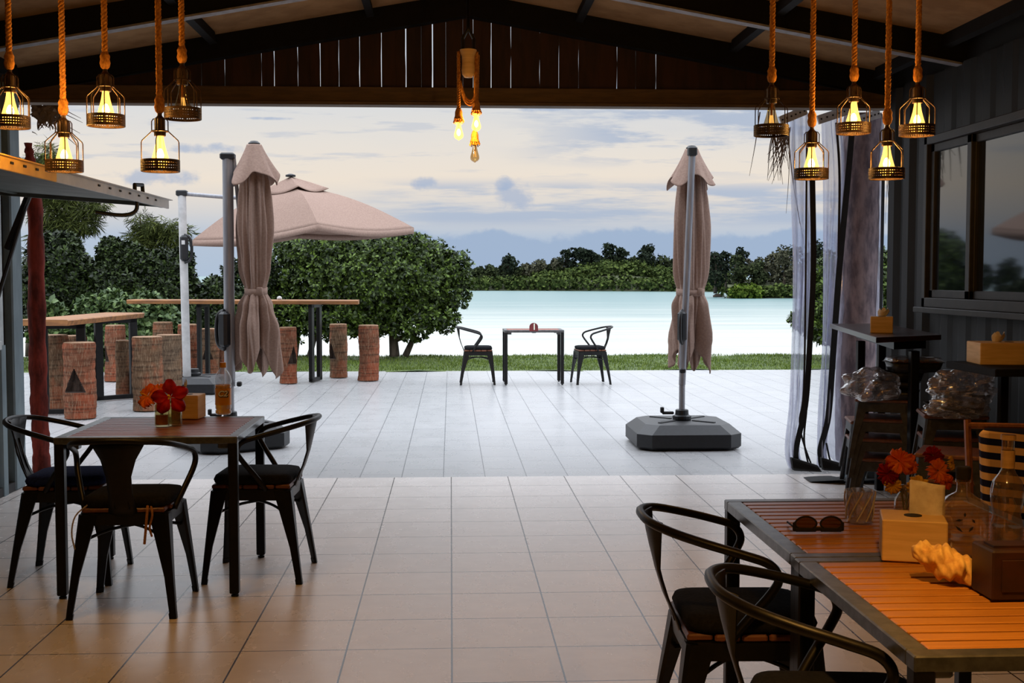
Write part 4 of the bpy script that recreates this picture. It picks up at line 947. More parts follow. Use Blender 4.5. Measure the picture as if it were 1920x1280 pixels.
# ---------------------------------------------------------------- clear plastic strips, gathered
def strip(label, left, right, Y0, seed, band=None, bw=.03, amp=.035, folds=3.0, Y1=None):
    """left/right: outline heights and sides of the hanging sheet"""
    rr = random.Random(seed); k0 = rr.uniform(0, 6); Y1 = Y1 or Y0
    zs = [at(900, p[1], Y0).z for p in left]
    c0 = V(at(left[0][0], 500, Y0).x, Y0, 0)
    L = [at(p[0], p[1], Y0) - c0 for p in left]; R = [at(p[0], p[1], Y0) - c0 for p in right]
    Lc, Rc = crv(L, 8), crv(R, 8); n = min(len(Lc), len(Rc))
    t = thing('plastic_curtain', label, 'curtain', c0)
    def f(a, c):
        x = c * (n - 1); i = min(int(x), n - 2); fr_ = x - i; A = Lc[i].lerp(Lc[i + 1], fr_); B = Rc[i].lerp(Rc[i + 1], fr_); p = A.lerp(B, a)
        return p + V(.010 * math.sin(a * 19 + k0), amp * math.sin(a * PI * 2 * folds + k0 + .6 * math.sin(c * 4)) * (.5 + .5 * math.sin(PI * min(1, a * 1.0 + .0)) + .2) + .015 * math.sin(c * 11 + a * 5), .004 * math.sin(a * 30))
    MB().grid(f, 60, 50).build('clear_sheet', 'clear_plastic', t, smooth=True)
    for (pts, w0) in (band or []):
        P = crv([at(x, y, Y0 - .045) - c0 for x, y in pts], 8); m = MB()
        m.loft([[p + V(-w0 / 2, -.004, 0), p + V(w0 / 2, -.006, 0), p + V(w0 / 2, .006, 0), p + V(-w0 / 2, .004, 0)] for p in P]); m.build('black_edge', 'black_plastic', t)
    return t
strip('first clear plastic strip from the open terrace, gathered between black edges', [(1481, 214), (1483, 340), (1486, 500), (1483, 650), (1480, 760), (1471, 850), (1486, 897)],
      [(1518, 214), (1520, 340), (1523, 500), (1516, 650), (1508, 760), (1500, 850), (1525, 897)], 8.92, 1,
      [([(1523, 325), (1525, 500), (1518, 650), (1510, 760), (1492, 850), (1506, 898)], .040), ([(1513, 250), (1508, 700), (1500, 800), (1530, 896)], .012), ([(1512, 770), (1508, 830), (1522, 896)], .012), ([(1498, 860), (1494, 878), (1515, 899)], .012)])
strip('second clear plastic strip, milky, left of the thick palm trunk', [(1540, 218), (1545, 340), (1544, 500), (1542, 650), (1536, 760), (1532, 850), (1528, 895)],
      [(1580, 218), (1585, 340), (1574, 500), (1562, 650), (1556, 760), (1550, 850), (1575, 895)], 8.98, 2,
      [([(1598, 235), (1590, 330), (1574, 500), (1563, 650), (1553, 780), (1538, 850), (1560, 896)], .044), ([(1568, 230), (1574, 330), (1572, 480)], .016), ([(1549, 830), (1560, 870), (1590, 897)], .012), ([(1545, 800), (1535, 860), (1548, 898)], .012)], folds=2.5)
strip('wide clear plastic sheet hanging in front of the thick palm trunk', [(1584, 222), (1590, 340), (1578, 500), (1566, 650), (1556, 780), (1552, 850), (1600, 892)],
      [(1652, 222), (1656, 340), (1653, 500), (1650, 650), (1644, 780), (1622, 850), (1645, 892)], 9.06, 3,
      [([(1656, 330), (1653, 500), (1650, 650), (1646, 740), (1630, 820), (1618, 860), (1640, 892)], .022), ([(1648, 690), (1654, 760), (1662, 800), (1660, 850)], .012)], amp=.02, folds=1.5)
c0 = gnd(1540, 897, .006)
for nm, xa, xb, lab in (('curtain_hem', 1494, 1548, 'fan of black hem flaps at the foot of the first plastic strip'), ('curtain_hem', 1550, 1604, 'fan of black hem flaps at the foot of the second plastic strip')):
    hm = MB(); rr = random.Random(xa)
    for k in range(26):
        f = k / 25; px = xa + (xb - xa) * f; a = at(px - 10 - 8 * f, 858 + 14 * f, 8.86 - .003 * k) - c0; b = at(px - 4, 884 + 5 * f, 8.80 - .004 * k) - c0; c = gnd(px + 24 + 10 * f, 901 - 3 * f, 0.008 + .001 * k) - c0
        P = crv([a, b, c], 6); hm.loft([[p + V(-.005, -.022 - .02 * i / len(P), 0), p + V(.005, -.022 - .02 * i / len(P), .003), p + V(.005, .022, .003), p + V(-.005, .022, 0)] for i, p in enumerate(P)])
    ob = hm.build(nm, 'rubber'); ob.location = c0; tag(ob, lab, 'curtain')

# ---------------------------------------------------------------- things on the left table (top at .72)
TT = .722
def flower(par, c, nrm, r, m, name='flower', np_=5, seed=0, ruff=.12, pist=True):
    rr = random.Random(seed); nrm = Vector(nrm).normalized(); a = nrm.cross(V(.2, .1, 1)).normalized(); b = nrm.cross(a); g_ = MB()
    for k in range(np_):
        q0_ = 2 * PI * k / np_ + rr.uniform(-.15, .15); cup = rr.uniform(.25, .6)
        def pf(u_, v_, q0_=q0_, cup=cup, s=rr.uniform(0, 6)):
            ww = (u_ - .5) * 1.55 * (math.sin(PI * min(1, v_ * .80 + .08)) ** .7); q = q0_ + ww * .9
            rad = r * v_ * (1 - .18 * (2 * (u_ - .5)) ** 2 * v_)
            h = r * (cup * math.sin(v_ * 1.9) * .8 - .35 * v_ * v_) + ruff * r * v_ * math.sin(u_ * 14 + s) * v_
            return c + (a * math.cos(q) + b * math.sin(q)) * rad + nrm * (h + k * .0008)
        g_.grid(pf, 11, 9)
    f = g_.build(name, m, par, smooth=True, thick=.0008)
    if pist:
        MB().tube(crv([c, c + nrm * r * .5, c + nrm * r * .8 + V(0, 0, -.1 * r)], 4), r * .045, 6).lathe([(r * .02, 0), (r * .09, r * .05), (r * .02, r * .12)], 8, c + nrm * r * .8).build('pistil', 'petal_yellow' if m != 'petal_yellow' else 'petal_orange', f)
    return f
p = gnd(301, 800, TT)
t = thing('flower_vase', 'two small glass jars holding a red and an orange hibiscus on the left table', 'vase', (p.x, p.y + .03, TT))
for (dx_, dy_) in ((0, 0), (.052, .04)):
    MB().lathe([(.030, 0), (.033, .004), (.033, .10), (.026, .112), (.024, .128), (.022, .128), (.024, .11), (.030, .098), (.030, .008), (.0, .006)], 24, (dx_, dy_, 0)).build('jar', 'jar_glass', t, smooth=True, auto=40)
    MB().lathe([(.0, .008), (.029, .008), (.029, .055), (0, .055)], 20, (dx_, dy_, 0)).build('water', 'tea_label' if dx_ == 0 else 'jar_glass', t)
sm = MB(); sm.tube(crv([(0, 0, .01), (.01, 0, .10), (.045, -.02, .155)], 5), .003, 6).tube(crv([(0, 0, .01), (-.012, 0, .10), (-.06, 0, .15)], 5), .003, 6); sm.build('stem', 'leaf_pale', t)
flower(t, V(.052, -.045, .140), (.10, -1, .15), .088, 'petal_red', seed=2)
flower(t, V(-.058, -.02, .142), (-.55, -.8, .5), .062, 'petal_orange', np_=7, seed=4, ruff=.2)
flower(t, V(-.01, .0, .175), (-.1, -.5, 1), .045, 'petal_orange', np_=6, seed=6, ruff=.2)
def tissue_box(label, loc, rz, sx_, sy_, h, mt='box_wood', tis=(0, 0, .07, .03), slot=True, group='wooden tissue boxes', flat=False):
    t = thing('tissue_box', label, 'tissue box', loc, rz, group)
    b = MB(); th_ = .006
    b.box((0, 0, h / 2), (sx_, sy_, h), ch=.003).build('box', mt, t)
    MB().lathe([(0, h), (.022, h), (.022, h + .0015), (0, h + .0015)], 20).build('slot', 'black_print', t)
    x, y, hh, ww = tis; s = MB()
    if flat: s.grid(lambda a, c: V(x + (a - .5) * ww, y + .006 * math.sin(a * 7) , h - .01 + c * hh * (1 - .12 * a)), 12, 8); s.build('tissue', 'tissue', t, smooth=True, thick=.002)
    else:
        s.grid(lambda a, c: V(x + (ww * (.35 + .8 * c * (1 - .45 * c))) * math.cos(2 * PI * a) * (1 + .25 * math.sin(5 * a * 2 * PI)) + .01 * c, y + ww * .5 * (.4 + .7 * c) * math.sin(2 * PI * a), h - .005 + hh * c - .012 * math.sin(6 * a * PI) * c), 24, 10, True)
        s.build('tissue', 'tissue', t, smooth=True)
    return t
p = gnd(352, 786, TT)
tissue_box('wooden tissue box with a thin curl of tissue, behind the flowers on the left table', (p.x - .01, p.y + .07, TT), -.10, .135, .13, .118, tis=(-.02, -.01, .07, .008))
p = gnd(419, 778, TT); Yb = p.y + .043; hb_ = .26
t = thing('tea_bottle', 'plastic bottle of amber tea with a yellow cap on the left table', 'bottle', (p.x * Yb / p.y, Yb, TT))
bp_ = [(.034, 0), (.041, .006), (.041, .02), (.037, .024), (.041, .032), (.0395, .085), (.041, .14), (.042, .15), (.039, .156), (.043, .165), (.043, .18), (.036, .205), (.022, .225), (.0145, .232), (.0145, .243)]
MB().lathe(bp_, 32).build('bottle_body', 'pet_plastic', t, smooth=True)
MB().lathe([(r - .0022, z + .001) for r, z in bp_[:8]] + [(.038, .148), (0, .148)], 32).build('tea', 'tea', t, smooth=True, auto=40)
MB().lathe([(.0416, .05), (.0407, .085), (.0420, .135)], 32, caps=False).build('label', 'tea_label', t, smooth=True)
MB().lathe([(.0165, .240), (.017, .243), (.0165, .262), (.015, .266), (0, .266)], 20).build('cap', 'cap_yellow', t, smooth=True, auto=40)
def text(body, par, loc, rot, size, m, name='lettering', ext=.0006, shear=0.0, off=0.0):
    cu = bpy.data.curves.new(name, 'FONT'); cu.body = body; cu.size = size; cu.extrude = ext; cu.align_x = 'CENTER'; cu.align_y = 'CENTER'; cu.shear = shear; cu.offset = off
    tmp = bpy.data.objects.new(name, cu); COL.objects.link(tmp); bpy.context.view_layer.update()
    me = bpy.data.meshes.new_from_object(tmp.evaluated_get(bpy.context.evaluated_depsgraph_get())); bpy.data.objects.remove(tmp); me.materials.clear(); me.materials.append(M[m])
    o = bpy.data.objects.new(name, me); COL.objects.link(o); o.parent = par; o.location = loc; o.rotation_euler = rot; return o
text('C2', t, (.004, -.0430, .108), (PI / 2, 0, 0), .040, 'label_ink', shear=.25, off=.0012)
text('C2', t, (.0055, -.0424, .106), (PI / 2, 0, 0), .043, 'black_print', shear=.25, off=.0026)
# number block on the far table
p = gnd(1001, 621, .726)
t = thing('number_block', 'small dark red arched block with a white number 1 on the table by the lawn', 'sign', (p.x, p.y + .03, .726))
ar = [(-.055, 0), (.055, 0), (.055, .055)] + [(.055 * math.cos(a), .055 + .052 * math.sin(a)) for a in [PI * k / 12 for k in range(1, 12)]] + [(-.055, .055)]
MB().loft([[V(x, y, z) for x, z in ar] for y in (-.014, .014)]).build('plaque', 'red_brown', t)
text('1', t, (.006, -.016, .054), (PI / 2, 0, 0), .115, 'label_ink', off=.001)

# ---------------------------------------------------------------- things on the right table
p = gnd(1620, 983, TT)
t = thing('glass_tumbler', 'cut glass tumbler with diagonal ridges on the right table', 'glass', (p.x, p.y + .04, TT))
def tum(a, c):
    q = 2 * PI * a; z = .092 * c; r = .036 + .006 * c + .0016 * math.sin(9 * q + c * 5.5) + .0010 * math.sin(-9 * q + c * 5.5); return V(r * math.cos(q), r * math.sin(q), z + .0008)
MB().grid(tum, 108, 30, True).lathe([(0, .0), (.034, .0), (.036, .006), (.034, .014), (0, .016)], 32).grid(lambda a, c: V((.033 + .006 * c) * math.cos(2 * PI * a), (.033 + .006 * c) * math.sin(2 * PI * a), .014 + .079 * c), 36, 6, True).build('tumbler_glass', 'clear_glass', t, smooth=True)
rd = MB()
for k in range(9):
    q0_ = 2 * PI * k / 9; rd.tube([V((.0375 + .0062 * c) * math.cos(q0_ + c * 1.1), (.0375 + .0062 * c) * math.sin(q0_ + c * 1.1), .006 + .084 * c) for c in [i / 12 for i in range(13)]], .0022, 5)
rd.build('ridges', 'tissue', t)
# sunglasses
p = gnd(1538, 1000, TT)
t = thing('sunglasses', 'brown-lensed sunglasses lying upside down on the right table', 'sunglasses', (p.x, p.y + .02, TT), -.05)
fr = MB()
for s in (-1, 1):
    cx = .035 * s
    loop = [V(cx + .028 * math.cos(q) * (1 + .06 * math.cos(2 * q)), .0 - .004, .024 + (.020 * math.sin(q) if math.sin(q) > 0 else .017 * math.sin(q))) for q in [2 * PI * k / 24 for k in range(24)]]
    fr.tube(loop, .0028, 6, loop=True); fr.box((cx, -.004, .0075), (.060, .006, .012), ch=.003); fr.box((.066 * s, -.002, .016), (.010, .008, .026), ch=.003)
    ln = MB().add([q - V(0, 0, 0) for q in loop], [tuple(range(24))]).build('lens', 'lens', t, thick=.0015)
    MB().tube(crv([V(.067 * s, .0, .014), V(.066 * s, .05, .012), V(.060 * s, .11, .006)], 5), .0028, 6).build('temple', 'black_print', t)
fr.box((0, -.004, .010), (.022, .006, .010), ch=.003); fr.build('frame', 'black_print', t)
# tissue box
p = gnd(1690, 1058, TT)
tb = tissue_box('large wooden tissue box with a standing yellow tissue sheet on the right table', (p.x + .060, p.y + .085, TT), -.30, .155, .145, .104, tis=(.035, .02, .098, .085), flat=True)
# vase with orange and yellow flowers
p = gnd(1700, 985, TT)
t = thing('flower_vase', 'clear bottle vase with ruffled orange and yellow flowers behind the large tissue box', 'vase', (p.x + .005, p.y + .03, TT))
MB().lathe([(.026, 0), (.030, .006), (.030, .05), (.028, .072), (.015, .092), (.013, .108), (.015, .112)], 24).build('bottle', 'bottle_glass', t, smooth=True)
sm = MB()
for e in ((-.03, 0, .15), (.02, 0, .14), (.09, .01, .15), (-.04, 0, .12), (.05, .0, .11)): sm.tube(crv([(0, 0, .02), (e[0] * .3, 0, .09), e], 4), .002, 5)
sm.build('stem', 'leaf_pale', t)
for (c, n_, r, m_, s) in (((-.022, -.01, .178), (-.1, -1, .6), .040, 'petal_orange', 11), ((-.052, -.005, .145), (-.7, -.8, .1), .034, 'petal_red', 12), ((.01, 0, .170), (.5, -1, .4), .030, 'petal_orange', 13),
                          ((-.040, -.01, .112), (-.3, -1, -.2), .026, 'petal_yellow', 14), ((.030, -.015, .108), (.1, -1, .1), .034, 'petal_yellow', 15), ((.094, .0, .150), (.3, -1, .3), .036, 'petal_orange', 16),
                          ((.118, .0, .118), (.5, -1, -.2), .024, 'petal_orange', 17), ((.088, .02, .190), (0, -1, .5), .030, 'petal_red', 18), ((.130, .0, .172), (.8, -.6, .4), .020, 'petal_yellow', 19)):
    flower(t, V(*c), n_, r, m_, np_=8, seed=s, ruff=.28, pist=False)
# square spirit bottle
p = gnd(1803, 1050, TT)
t = thing('glass_bottle', 'square-shouldered clear bottle with a dark stopper and dark leaf marks on the right table', 'bottle', (p.x * (p.y + .06) / p.y, p.y + .06, TT), -.10)
bp_ = [(.050, 0), (.056, .006), (.057, .125), (.054, .135), (.030, .152), (.017, .162), (.0155, .185), (.019, .187), (.019, .194)]
def sqr(m, prof, p_=5):
    n = 48; rings = []
    for (r, z) in prof:
        e = p_ if z < .14 else (2 + (p_ - 2) * max(0, (.165 - z) / .025)); e = max(2, e)
        rings.append([V(r * math.cos(q), r * math.sin(q) * .82, z) / 1 * (1 / (abs(math.cos(q)) ** e + abs(math.sin(q)) ** e) ** (1 / e)) if False else V(r * math.copysign(abs(math.cos(q)) ** (2 / e), math.cos(q)), .85 * r * math.copysign(abs(math.sin(q)) ** (2 / e), math.sin(q)), z) for q in [2 * PI * k / n for k in range(n)]])
    return m.loft(rings)
sqr(MB(), bp_).build('bottle_glass', 'bottle_glass', t, smooth=True, auto=50)
sqr(MB(), [(.050, .010), (.052, .012), (.052, .045), (.0, .046)]).build('base_glass', 'clear_glass', t)
MB().lathe([(.013, .188), (.018, .196), (.0195, .222), (.017, .226), (0, .226)], 20).build('stopper', 'black_print', t)
lb = MB()
for (x, z, a, l) in ((-.010, .112, 0, .012), (-.024, .098, 1.45, .018), (.012, .096, -.6, .012), (-.024, .076, -.85, .026), (.006, .076, .7, .018)):
    d = V(math.sin(a), 0, math.cos(a)) * l * .5; sd = V(math.cos(a), 0, -math.sin(a)) * .0032; c = V(x, -.0500, z)
    lb.loft([[c - d, c + sd, c + d, c - sd], [q + V(0, -.001, 0) for q in (c - d, c + sd, c + d, c - sd)]])
lb.build('leaf_mark', 'black_print', t)
# tall bottle
p = gnd(1886, 1035, TT)
t = thing('glass_bottle', 'tall clear long-necked bottle with a gold collar, at the right edge of the table', 'bottle', (p.x * (p.y + .04) / p.y, p.y + .04, TT))
MB().lathe([(.036, 0), (.040, .006), (.041, .06), (.034, .09), (.040, .12), (.042, .15), (.036, .178), (.022, .197), (.0165, .208), (.0155, .235), (.0155, .285), (.018, .287), (.018, .297), (.0155, .299)], 32).build('bottle_glass', 'bottle_glass', t, smooth=True)
MB().lathe([(.0172, .212), (.0172, .258)], 24, caps=False).lathe([(.019, .285), (.019, .298)], 24, caps=False).build('collar', 'box_wood', t)
MB().lathe([(.034, .008), (.037, .012), (.037, .06), (0, .062)], 24).build('base_glass', 'clear_glass', t)
# seashell
p = gnd(1790, 1098, TT); t0 = V(p.x, p.y + .03, TT)
m_ = MB(); ax = crv([(-.082, .015, .070), (-.055, .01, .062), (-.02, 0, .048), (.02, -.005, .036), (.055, -.01, .022), (.092, -.01, .008)], 6); rings = []
for i, q_ in enumerate(ax):
    u_ = i / (len(ax) - 1); R = .006 + .040 * math.sin(PI * min(1, u_ * .95 + .03)) ** .8; R *= (1 + .14 * math.sin(i * 1.9))
    ring = []
    for k in range(26):
        q = 2 * PI * k / 26; d = V(0, math.cos(q), math.sin(q)); rr_ = R * (1 + .16 * math.sin(3 * q + i * .7) + .08 * math.sin(7 * q - i))
        pt_ = q_ + V(0, d.y * rr_, d.z * rr_ * .85); pt_.z = max(pt_.z, .0015); ring.append(pt_)
    rings.append(ring)
so = m_.loft(rings).build('conch_shell', 'shell', smooth=True, sub=1); so.location = t0; so.rotation_euler = (0, 0, -.15)
tag(so, 'knobbly cream conch shell lying in front of the bottles', 'shell')
p = gnd(1862, 1128, TT)
t = thing('napkin_holder', 'dark reddish-brown box at the right edge of the near table', 'box', (p.x + .075, p.y + .06, TT))
MB().box((0, 0, .055), (.15, .11, .11), ch=.004).build('box', 'dark_box', t)
MB().box((0, -.057, .055), (.11, .004, .07), ch=.001).box((0, 0, .112), (.12, .05, .006)).build('panel', 'dark_box', t)
# ---------------------------------------------------------------- right wall: bar shelf, stools, bags
t = thing('bar_table', 'dark reddish bar table against the ribbed wall with a tissue box on it', 'table', (2.75, 7.4, 0)); o = t.location
cr = [(2.62, 8.30), (2.28, 6.42), (2.76, 6.72), (3.00, 8.30)]
m_ = MB(); m_.loft([[V(x - o.x, y - o.y, z) for x, y in cr] for z in (1.07, 1.10)]); m_.build('table_top', 'bar_wood', t, bevel=.004)
MB().loft([[V(x - o.x, y - o.y, z) for x, y in ((2.74, 8.1), (2.50, 6.75), (2.72, 6.84), (2.94, 8.1))] for z in (1.015, 1.07)]).build('apron', 'black_metal', t)
for (x, y) in ((2.86, 7.95), (2.72, 7.95), (2.66, 6.86)): MB().box((x - o.x, y - o.y, .5), (.05, .05, 1.0), ch=.004).build('leg', 'black_metal', t)
p = at(1672, 622, 6.85)
tissue_box('wooden tissue box with crumpled tissue on the dark bar table by the wall', (2.50, 6.95, 1.10), -.35, .125, .125, .095, tis=(0, 0, .045, .035))
def low_stool(label, loc, rz, group, top=False):
    t = thing('metal_stool', label, 'stool', loc, rz, group); H = .33
    for a in (-1, 1):
        for c in (-1, 1):
            k = 'sl%d%d' % (a, c)
            if k in MESH: ob = bpy.data.objects.new('leg', MESH[k]); COL.objects.link(ob); ob.parent = t
            else: ob = stool_leg(a, c, H, (.150, .150), (.192, .192), .070, .03).build('leg', 'stool_metal', t); MESH[k] = ob.data
    if 'sp' in MESH: ob = bpy.data.objects.new('seat_pan', MESH['sp']); COL.objects.link(ob); ob.parent = t
    else: ob = MB().loft([rrect(.158, .158, H - .055, .03), rrect(.154, .154, H - .0, .03), rrect(.150, .150, H, .03)]).build('seat_pan', 'stool_metal', t); MESH['sp'] = ob.data
    if 'sb' in MESH: ob = bpy.data.objects.new('seat_board', MESH['sb']); COL.objects.link(ob); ob.parent = t
    else: ob = MB().box((0, 0, H + .012), (.325, .325, .020), ch=.006).build('seat_board', 'seat_wood', t); MESH['sb'] = ob.data
    return t
def stack(x, y, rz, n, names, group, dz=.118, z0=0.0):
    for k in range(n): low_stool(names[k], (x, y, z0 + k * dz), rz, group)
stack(2.83, 8.02, -.20, 2, ['lower stool of the short stack standing next to the plastic strips', 'upper stool of the short stack, carrying a red cloth'], 'short stack of black stools by the plastic strips')
A4 = ['bottom', 'second from bottom', 'third from bottom', 'topmost']
stack(2.60, 7.15, -.42, 4, [f'{a} stool of the slanting stack under the bagged snack tray' for a in A4], 'stack of black stools below the snack tray')
stack(2.66, 6.32, -.25, 4, [f'{a} stool of the tall stack under the crinkled plastic bags' for a in A4], 'stack of black stools below the plastic bags')
stack(2.42, 5.72, -.5, 3, [f'{a} stool of the dark stack just behind the square bottle' for a in ('bottom', 'middle', 'topmost')], 'stack of black stools behind the bottles')
rc = MB().grid(lambda a, c: V((a - .5) * .16 + .02 * math.sin(c * 7), (c - .5) * .12, .010 + .012 * math.sin(a * 9 + c * 5) ** 2), 14, 10).build('red_cloth', 'red_cloth', smooth=True, thick=.004)
rc.location = (2.82, 7.94, .33 + .118 + .024); tag(rc, 'crumpled red cloth on the short stool stack', 'cloth')
# bags of snack trays
def tray(label, loc, rz, s=(.26, .19, .05), full=True, group='plastic snack trays'):
    t = thing('snack_tray', label, 'food tray', loc, rz, group); a, b, h = s; m = MB()
    m.loft([rrect(a / 2 * .88, b / 2 * .85, 0, .03), rrect(a / 2, b / 2, h, .035)], caps=False); m.loft([rrect(a / 2, b / 2, h, .035), rrect(a / 2 + .012, b / 2 + .012, h, .04)], caps=False); m.build('tray', 'foil', t, smooth=True, thick=.001)
    if full:
        rr = random.Random(2); c = MB()
        for k in range(95):
            x, y = rr.uniform(-.40, .40) * a, rr.uniform(-.38, .38) * b; z = h * .55 + rr.uniform(0, .03); q = rr.uniform(0, PI); d = V(math.cos(q), math.sin(q), rr.uniform(-.4, .4)) * .018
            c.tube(crv([V(x, y, z) - d, V(x, y, z + .006), V(x, y, z) + d], 2), .0045, 5)
        tag(c.build('chips', 'chips', t), kind='stuff')
        MB().loft([rrect(a / 2 + .006, b / 2 + .006, h + .004, .04), rrect(a / 2 - .01, b / 2 - .01, h + .028, .035), rrect(a / 2 - .04, b / 2 - .04, h + .034, .03)]).build('lid', 'bag_plastic', t, smooth=True)
    return t
z3 = .33 + .118 * 3 + .022
tray('closed dark foil tray under the tray of orange snacks', (2.62, 7.05, z3), -.4, full=False)
tray('second dark foil tray of the pile, between the lowest and the snack tray', (2.62, 7.05, z3 + .055), -.3, full=False)
tray('third dark foil tray of the pile, directly below the orange snacks', (2.64, 7.03, z3 + .112), -.2, full=False)
tray('clear-lidded tray of orange snacks on top of the left pile', (2.70, 6.97, z3 + .168), -.1, (.30, .2, .055))
tray('dark foil tray half wrapped in crinkled plastic on the tall stack', (2.66, 6.28, z3), -.2, (.28, .2, .05), False)
tray('upper foil tray wrapped in crinkled plastic on the tall stack', (2.68, 6.28, z3 + .055), .1, (.26, .2, .05), False)
def crumple(label, loc, sx_, sy_, sz_, seed, spikes=()):
    rr = np.random.default_rng(seed); n1, n2 = 90, 46; ph_ = rr.uniform(0, 6, 12)
    dirs = rr.normal(size=(13, 3)); dirs /= np.linalg.norm(dirs, axis=1)[:, None]; am = rr.uniform(.06, .20, 13)
    def f(a, c):
        q = 2 * PI * a; e = PI * (c - .5); d = np.array([math.cos(e) * math.cos(q), math.cos(e) * math.sin(q), math.sin(e)])
        k = 1.0
        for i in range(13):
            dt = float(dirs[i] @ d); k += am[i] * (abs(math.sin(dt * (2.5 + i * .35) + ph_[i % 12])) - .5) * .8
        for (v3, ln, wd) in spikes:
            vv = np.array(v3) / np.linalg.norm(v3); k += ln * math.exp(-((1 - float(vv @ d)) / wd) ** 1)
        p_ = V(d[0] * sx_ * k, d[1] * sy_ * k, d[2] * sz_ * k + sz_ * .95); p_.z = max(p_.z, .001 - .0); return p_
    ob = MB().grid(f, n1, n2, True).build('plastic_bag', 'bag_plastic'); ob.location = loc; return tag(ob, label, 'plastic bag')
crumple('clear plastic bag spilling off the left side of the snack tray pile', (2.46, 6.96, z3 + .002), .12, .12, .085, 3, [((-1, -.3, .5), .8, .03), ((-1, -.4, -.15), .9, .03), ((-.5, -.6, -.6), .5, .04)])
crumple('crinkled clear plastic bag heaped over the tall stool stack', (2.64, 6.16, z3 + .05), .14, .11, .085, 5, [((.5, -.2, 1), .6, .04)])
crumple('small shiny plastic wrap draped over the front of the tall stool stack', (2.60, 6.10, z3 - .002), .14, .08, .05, 8)
# second bar table with big tissue box
t = thing('bar_table', 'dark tall table at the right edge carrying a tan cardboard-like tissue box', 'table', (2.76, 5.72, 0))
MB().box((0, 0, .985), (.54, .56, .035), ch=.004).build('table_top', 'black_beam', t)
for a in (-1, 1):
    for c in (-1, 1): MB().box((.10 + a * .10, c * .22, .485), (.04, .04, .97), ch=.003).build('leg', 'black_beam', t)
tissue_box('big tan tissue box on the dark tall table at the right edge, below the window', (2.72, 5.80, 1.003), -.12, .34, .22, .105, tis=(-.06, 0, .045, .035))
# striped folding chair and cushions
t = thing('folding_chair', 'wooden folding chair with navy and cream striped cushions at the right edge', 'chair', (2.22, 4.55, 0), -.25)
sk = MB()
for s, x in ((-1, -.21), (1, .21)):
    MB().tube([V(x, -.20, .0), V(x, .10, .86)], .014, 8).build('back_post', 'stick_wood', t); MB().tube([V(x * .86, .22, .0), V(x * .86, -.18, .46)], .014, 8).build('leg', 'stick_wood', t)
sk.tube([V(-.21, .09, .84), V(.21, .09, .84)], .013, 8).tube([V(-.2, -.09, .32), V(.2, -.09, .32)], .011, 8); sk.build('cross_bar', 'stick_wood', t)
MB().box((0, 0, .44), (.40, .38, .05), ch=.02).build('seat_cushion', 'stripes', t)
MB().box((.02, .02, .66), (.38, .09, .36), Matrix.Rotation(-.30, 3, 'X'), ch=.02).build('back_cushion', 'stripes', t, bevel=.02)
ob = MB().lathe([(max(p.x, .004), p.z) for p in crv([(.01, 0, 0), (.07, 0, .01), (.085, 0, .05), (.08, 0, .11), (.05, 0, .14), (.006, 0, .15)], 5)], 36).build('striped_pillow', 'stripes', smooth=True); ob.location = (2.34, 4.64, .850); ob.rotation_euler = (.0, .0, .3)
tag(ob, 'small striped pillow bundle on top of the folding chair', 'pillow')
# coil and box behind strips
t0 = gnd(1636, 898, .006); t0.y = 8.42; t0.x = (1640 - 845) * 8.42 / F_PX
m_ = MB()
for k in range(9): m_.tube([V(.10 * math.cos(q) , .10 * math.sin(q), .016 + k * .024) for q in [2 * PI * i / 28 for i in range(28)]], .0125, 7, loop=True)
ob = m_.build('hose_coil', 'hose', smooth=True); ob.location = (t0.x - .02, t0.y, .11); ob.scale = (1, 1, 1); tag(ob, 'coil of brown hose on a pale box at the foot of the plastic strips', 'hose')
ob = MB().box((0, 0, .05), (.30, .22, .10), Matrix.Rotation(.5, 3, 'Z'), ch=.006).build('storage_box', 'blue_box'); ob.location = (t0.x + .02, t0.y - .02, .004); tag(ob, 'flat pale blue box on the floor beside the short stool stack', 'box')

# ---------------------------------------------------------------- planting on the lawn
def blob(px, py, rx, ry, Y, dep=None):
    p = at(px, py, Y); k = Y / F_PX; return (p.x, p.y, p.z, rx * k, dep or (rx * k * .8), ry * k)
def tree(name, label, cat, base, blobs, leaf, ncl, size, trunks=(), bark='bark', group=None, **kw):
    t = thing(name, label, cat, base, 0, group); o = Vector(base)
    leafmesh('foliage', leaf, blobs, ncl, size, t, **kw)
    if trunks:
        for pts, r0, r1 in trunks:
            P = crv([Vector(p) - o for p in pts], 6); MB().tube(P, lambda u_: r0 + (r1 - r0) * u_, 8).build('trunk', bark, t, smooth=True)
    return t
Yt = 21.2
B = [blob(640, 510, 105, 82, Yt), blob(700, 520, 120, 88, Yt), blob(780, 520, 88, 72, Yt), blob(560, 520, 62, 80, Yt + .3), blob(830, 540, 52, 50, Yt), blob(845, 500, 38, 30, Yt - .2), blob(740, 470, 80, 36, Yt), blob(600, 470, 80, 36, Yt),
     blob(770, 610, 42, 26, Yt - .3), blob(812, 590, 38, 30, Yt - .3), blob(640, 590, 90, 40, Yt), blob(550, 585, 45, 50, Yt), blob(835, 598, 24, 24, Yt - .2), blob(700, 585, 70, 42, Yt), blob(520, 560, 28, 60, Yt + .3)]
def tr(px0, py0, px1, py1, r0, r1, Y=Yt, mid=None):
    a, b = at(px0, py0, Y), at(px1, py1, Y); m = at(*mid, Y) if mid else (a + b) / 2; return ([a, m, b], r0, r1)
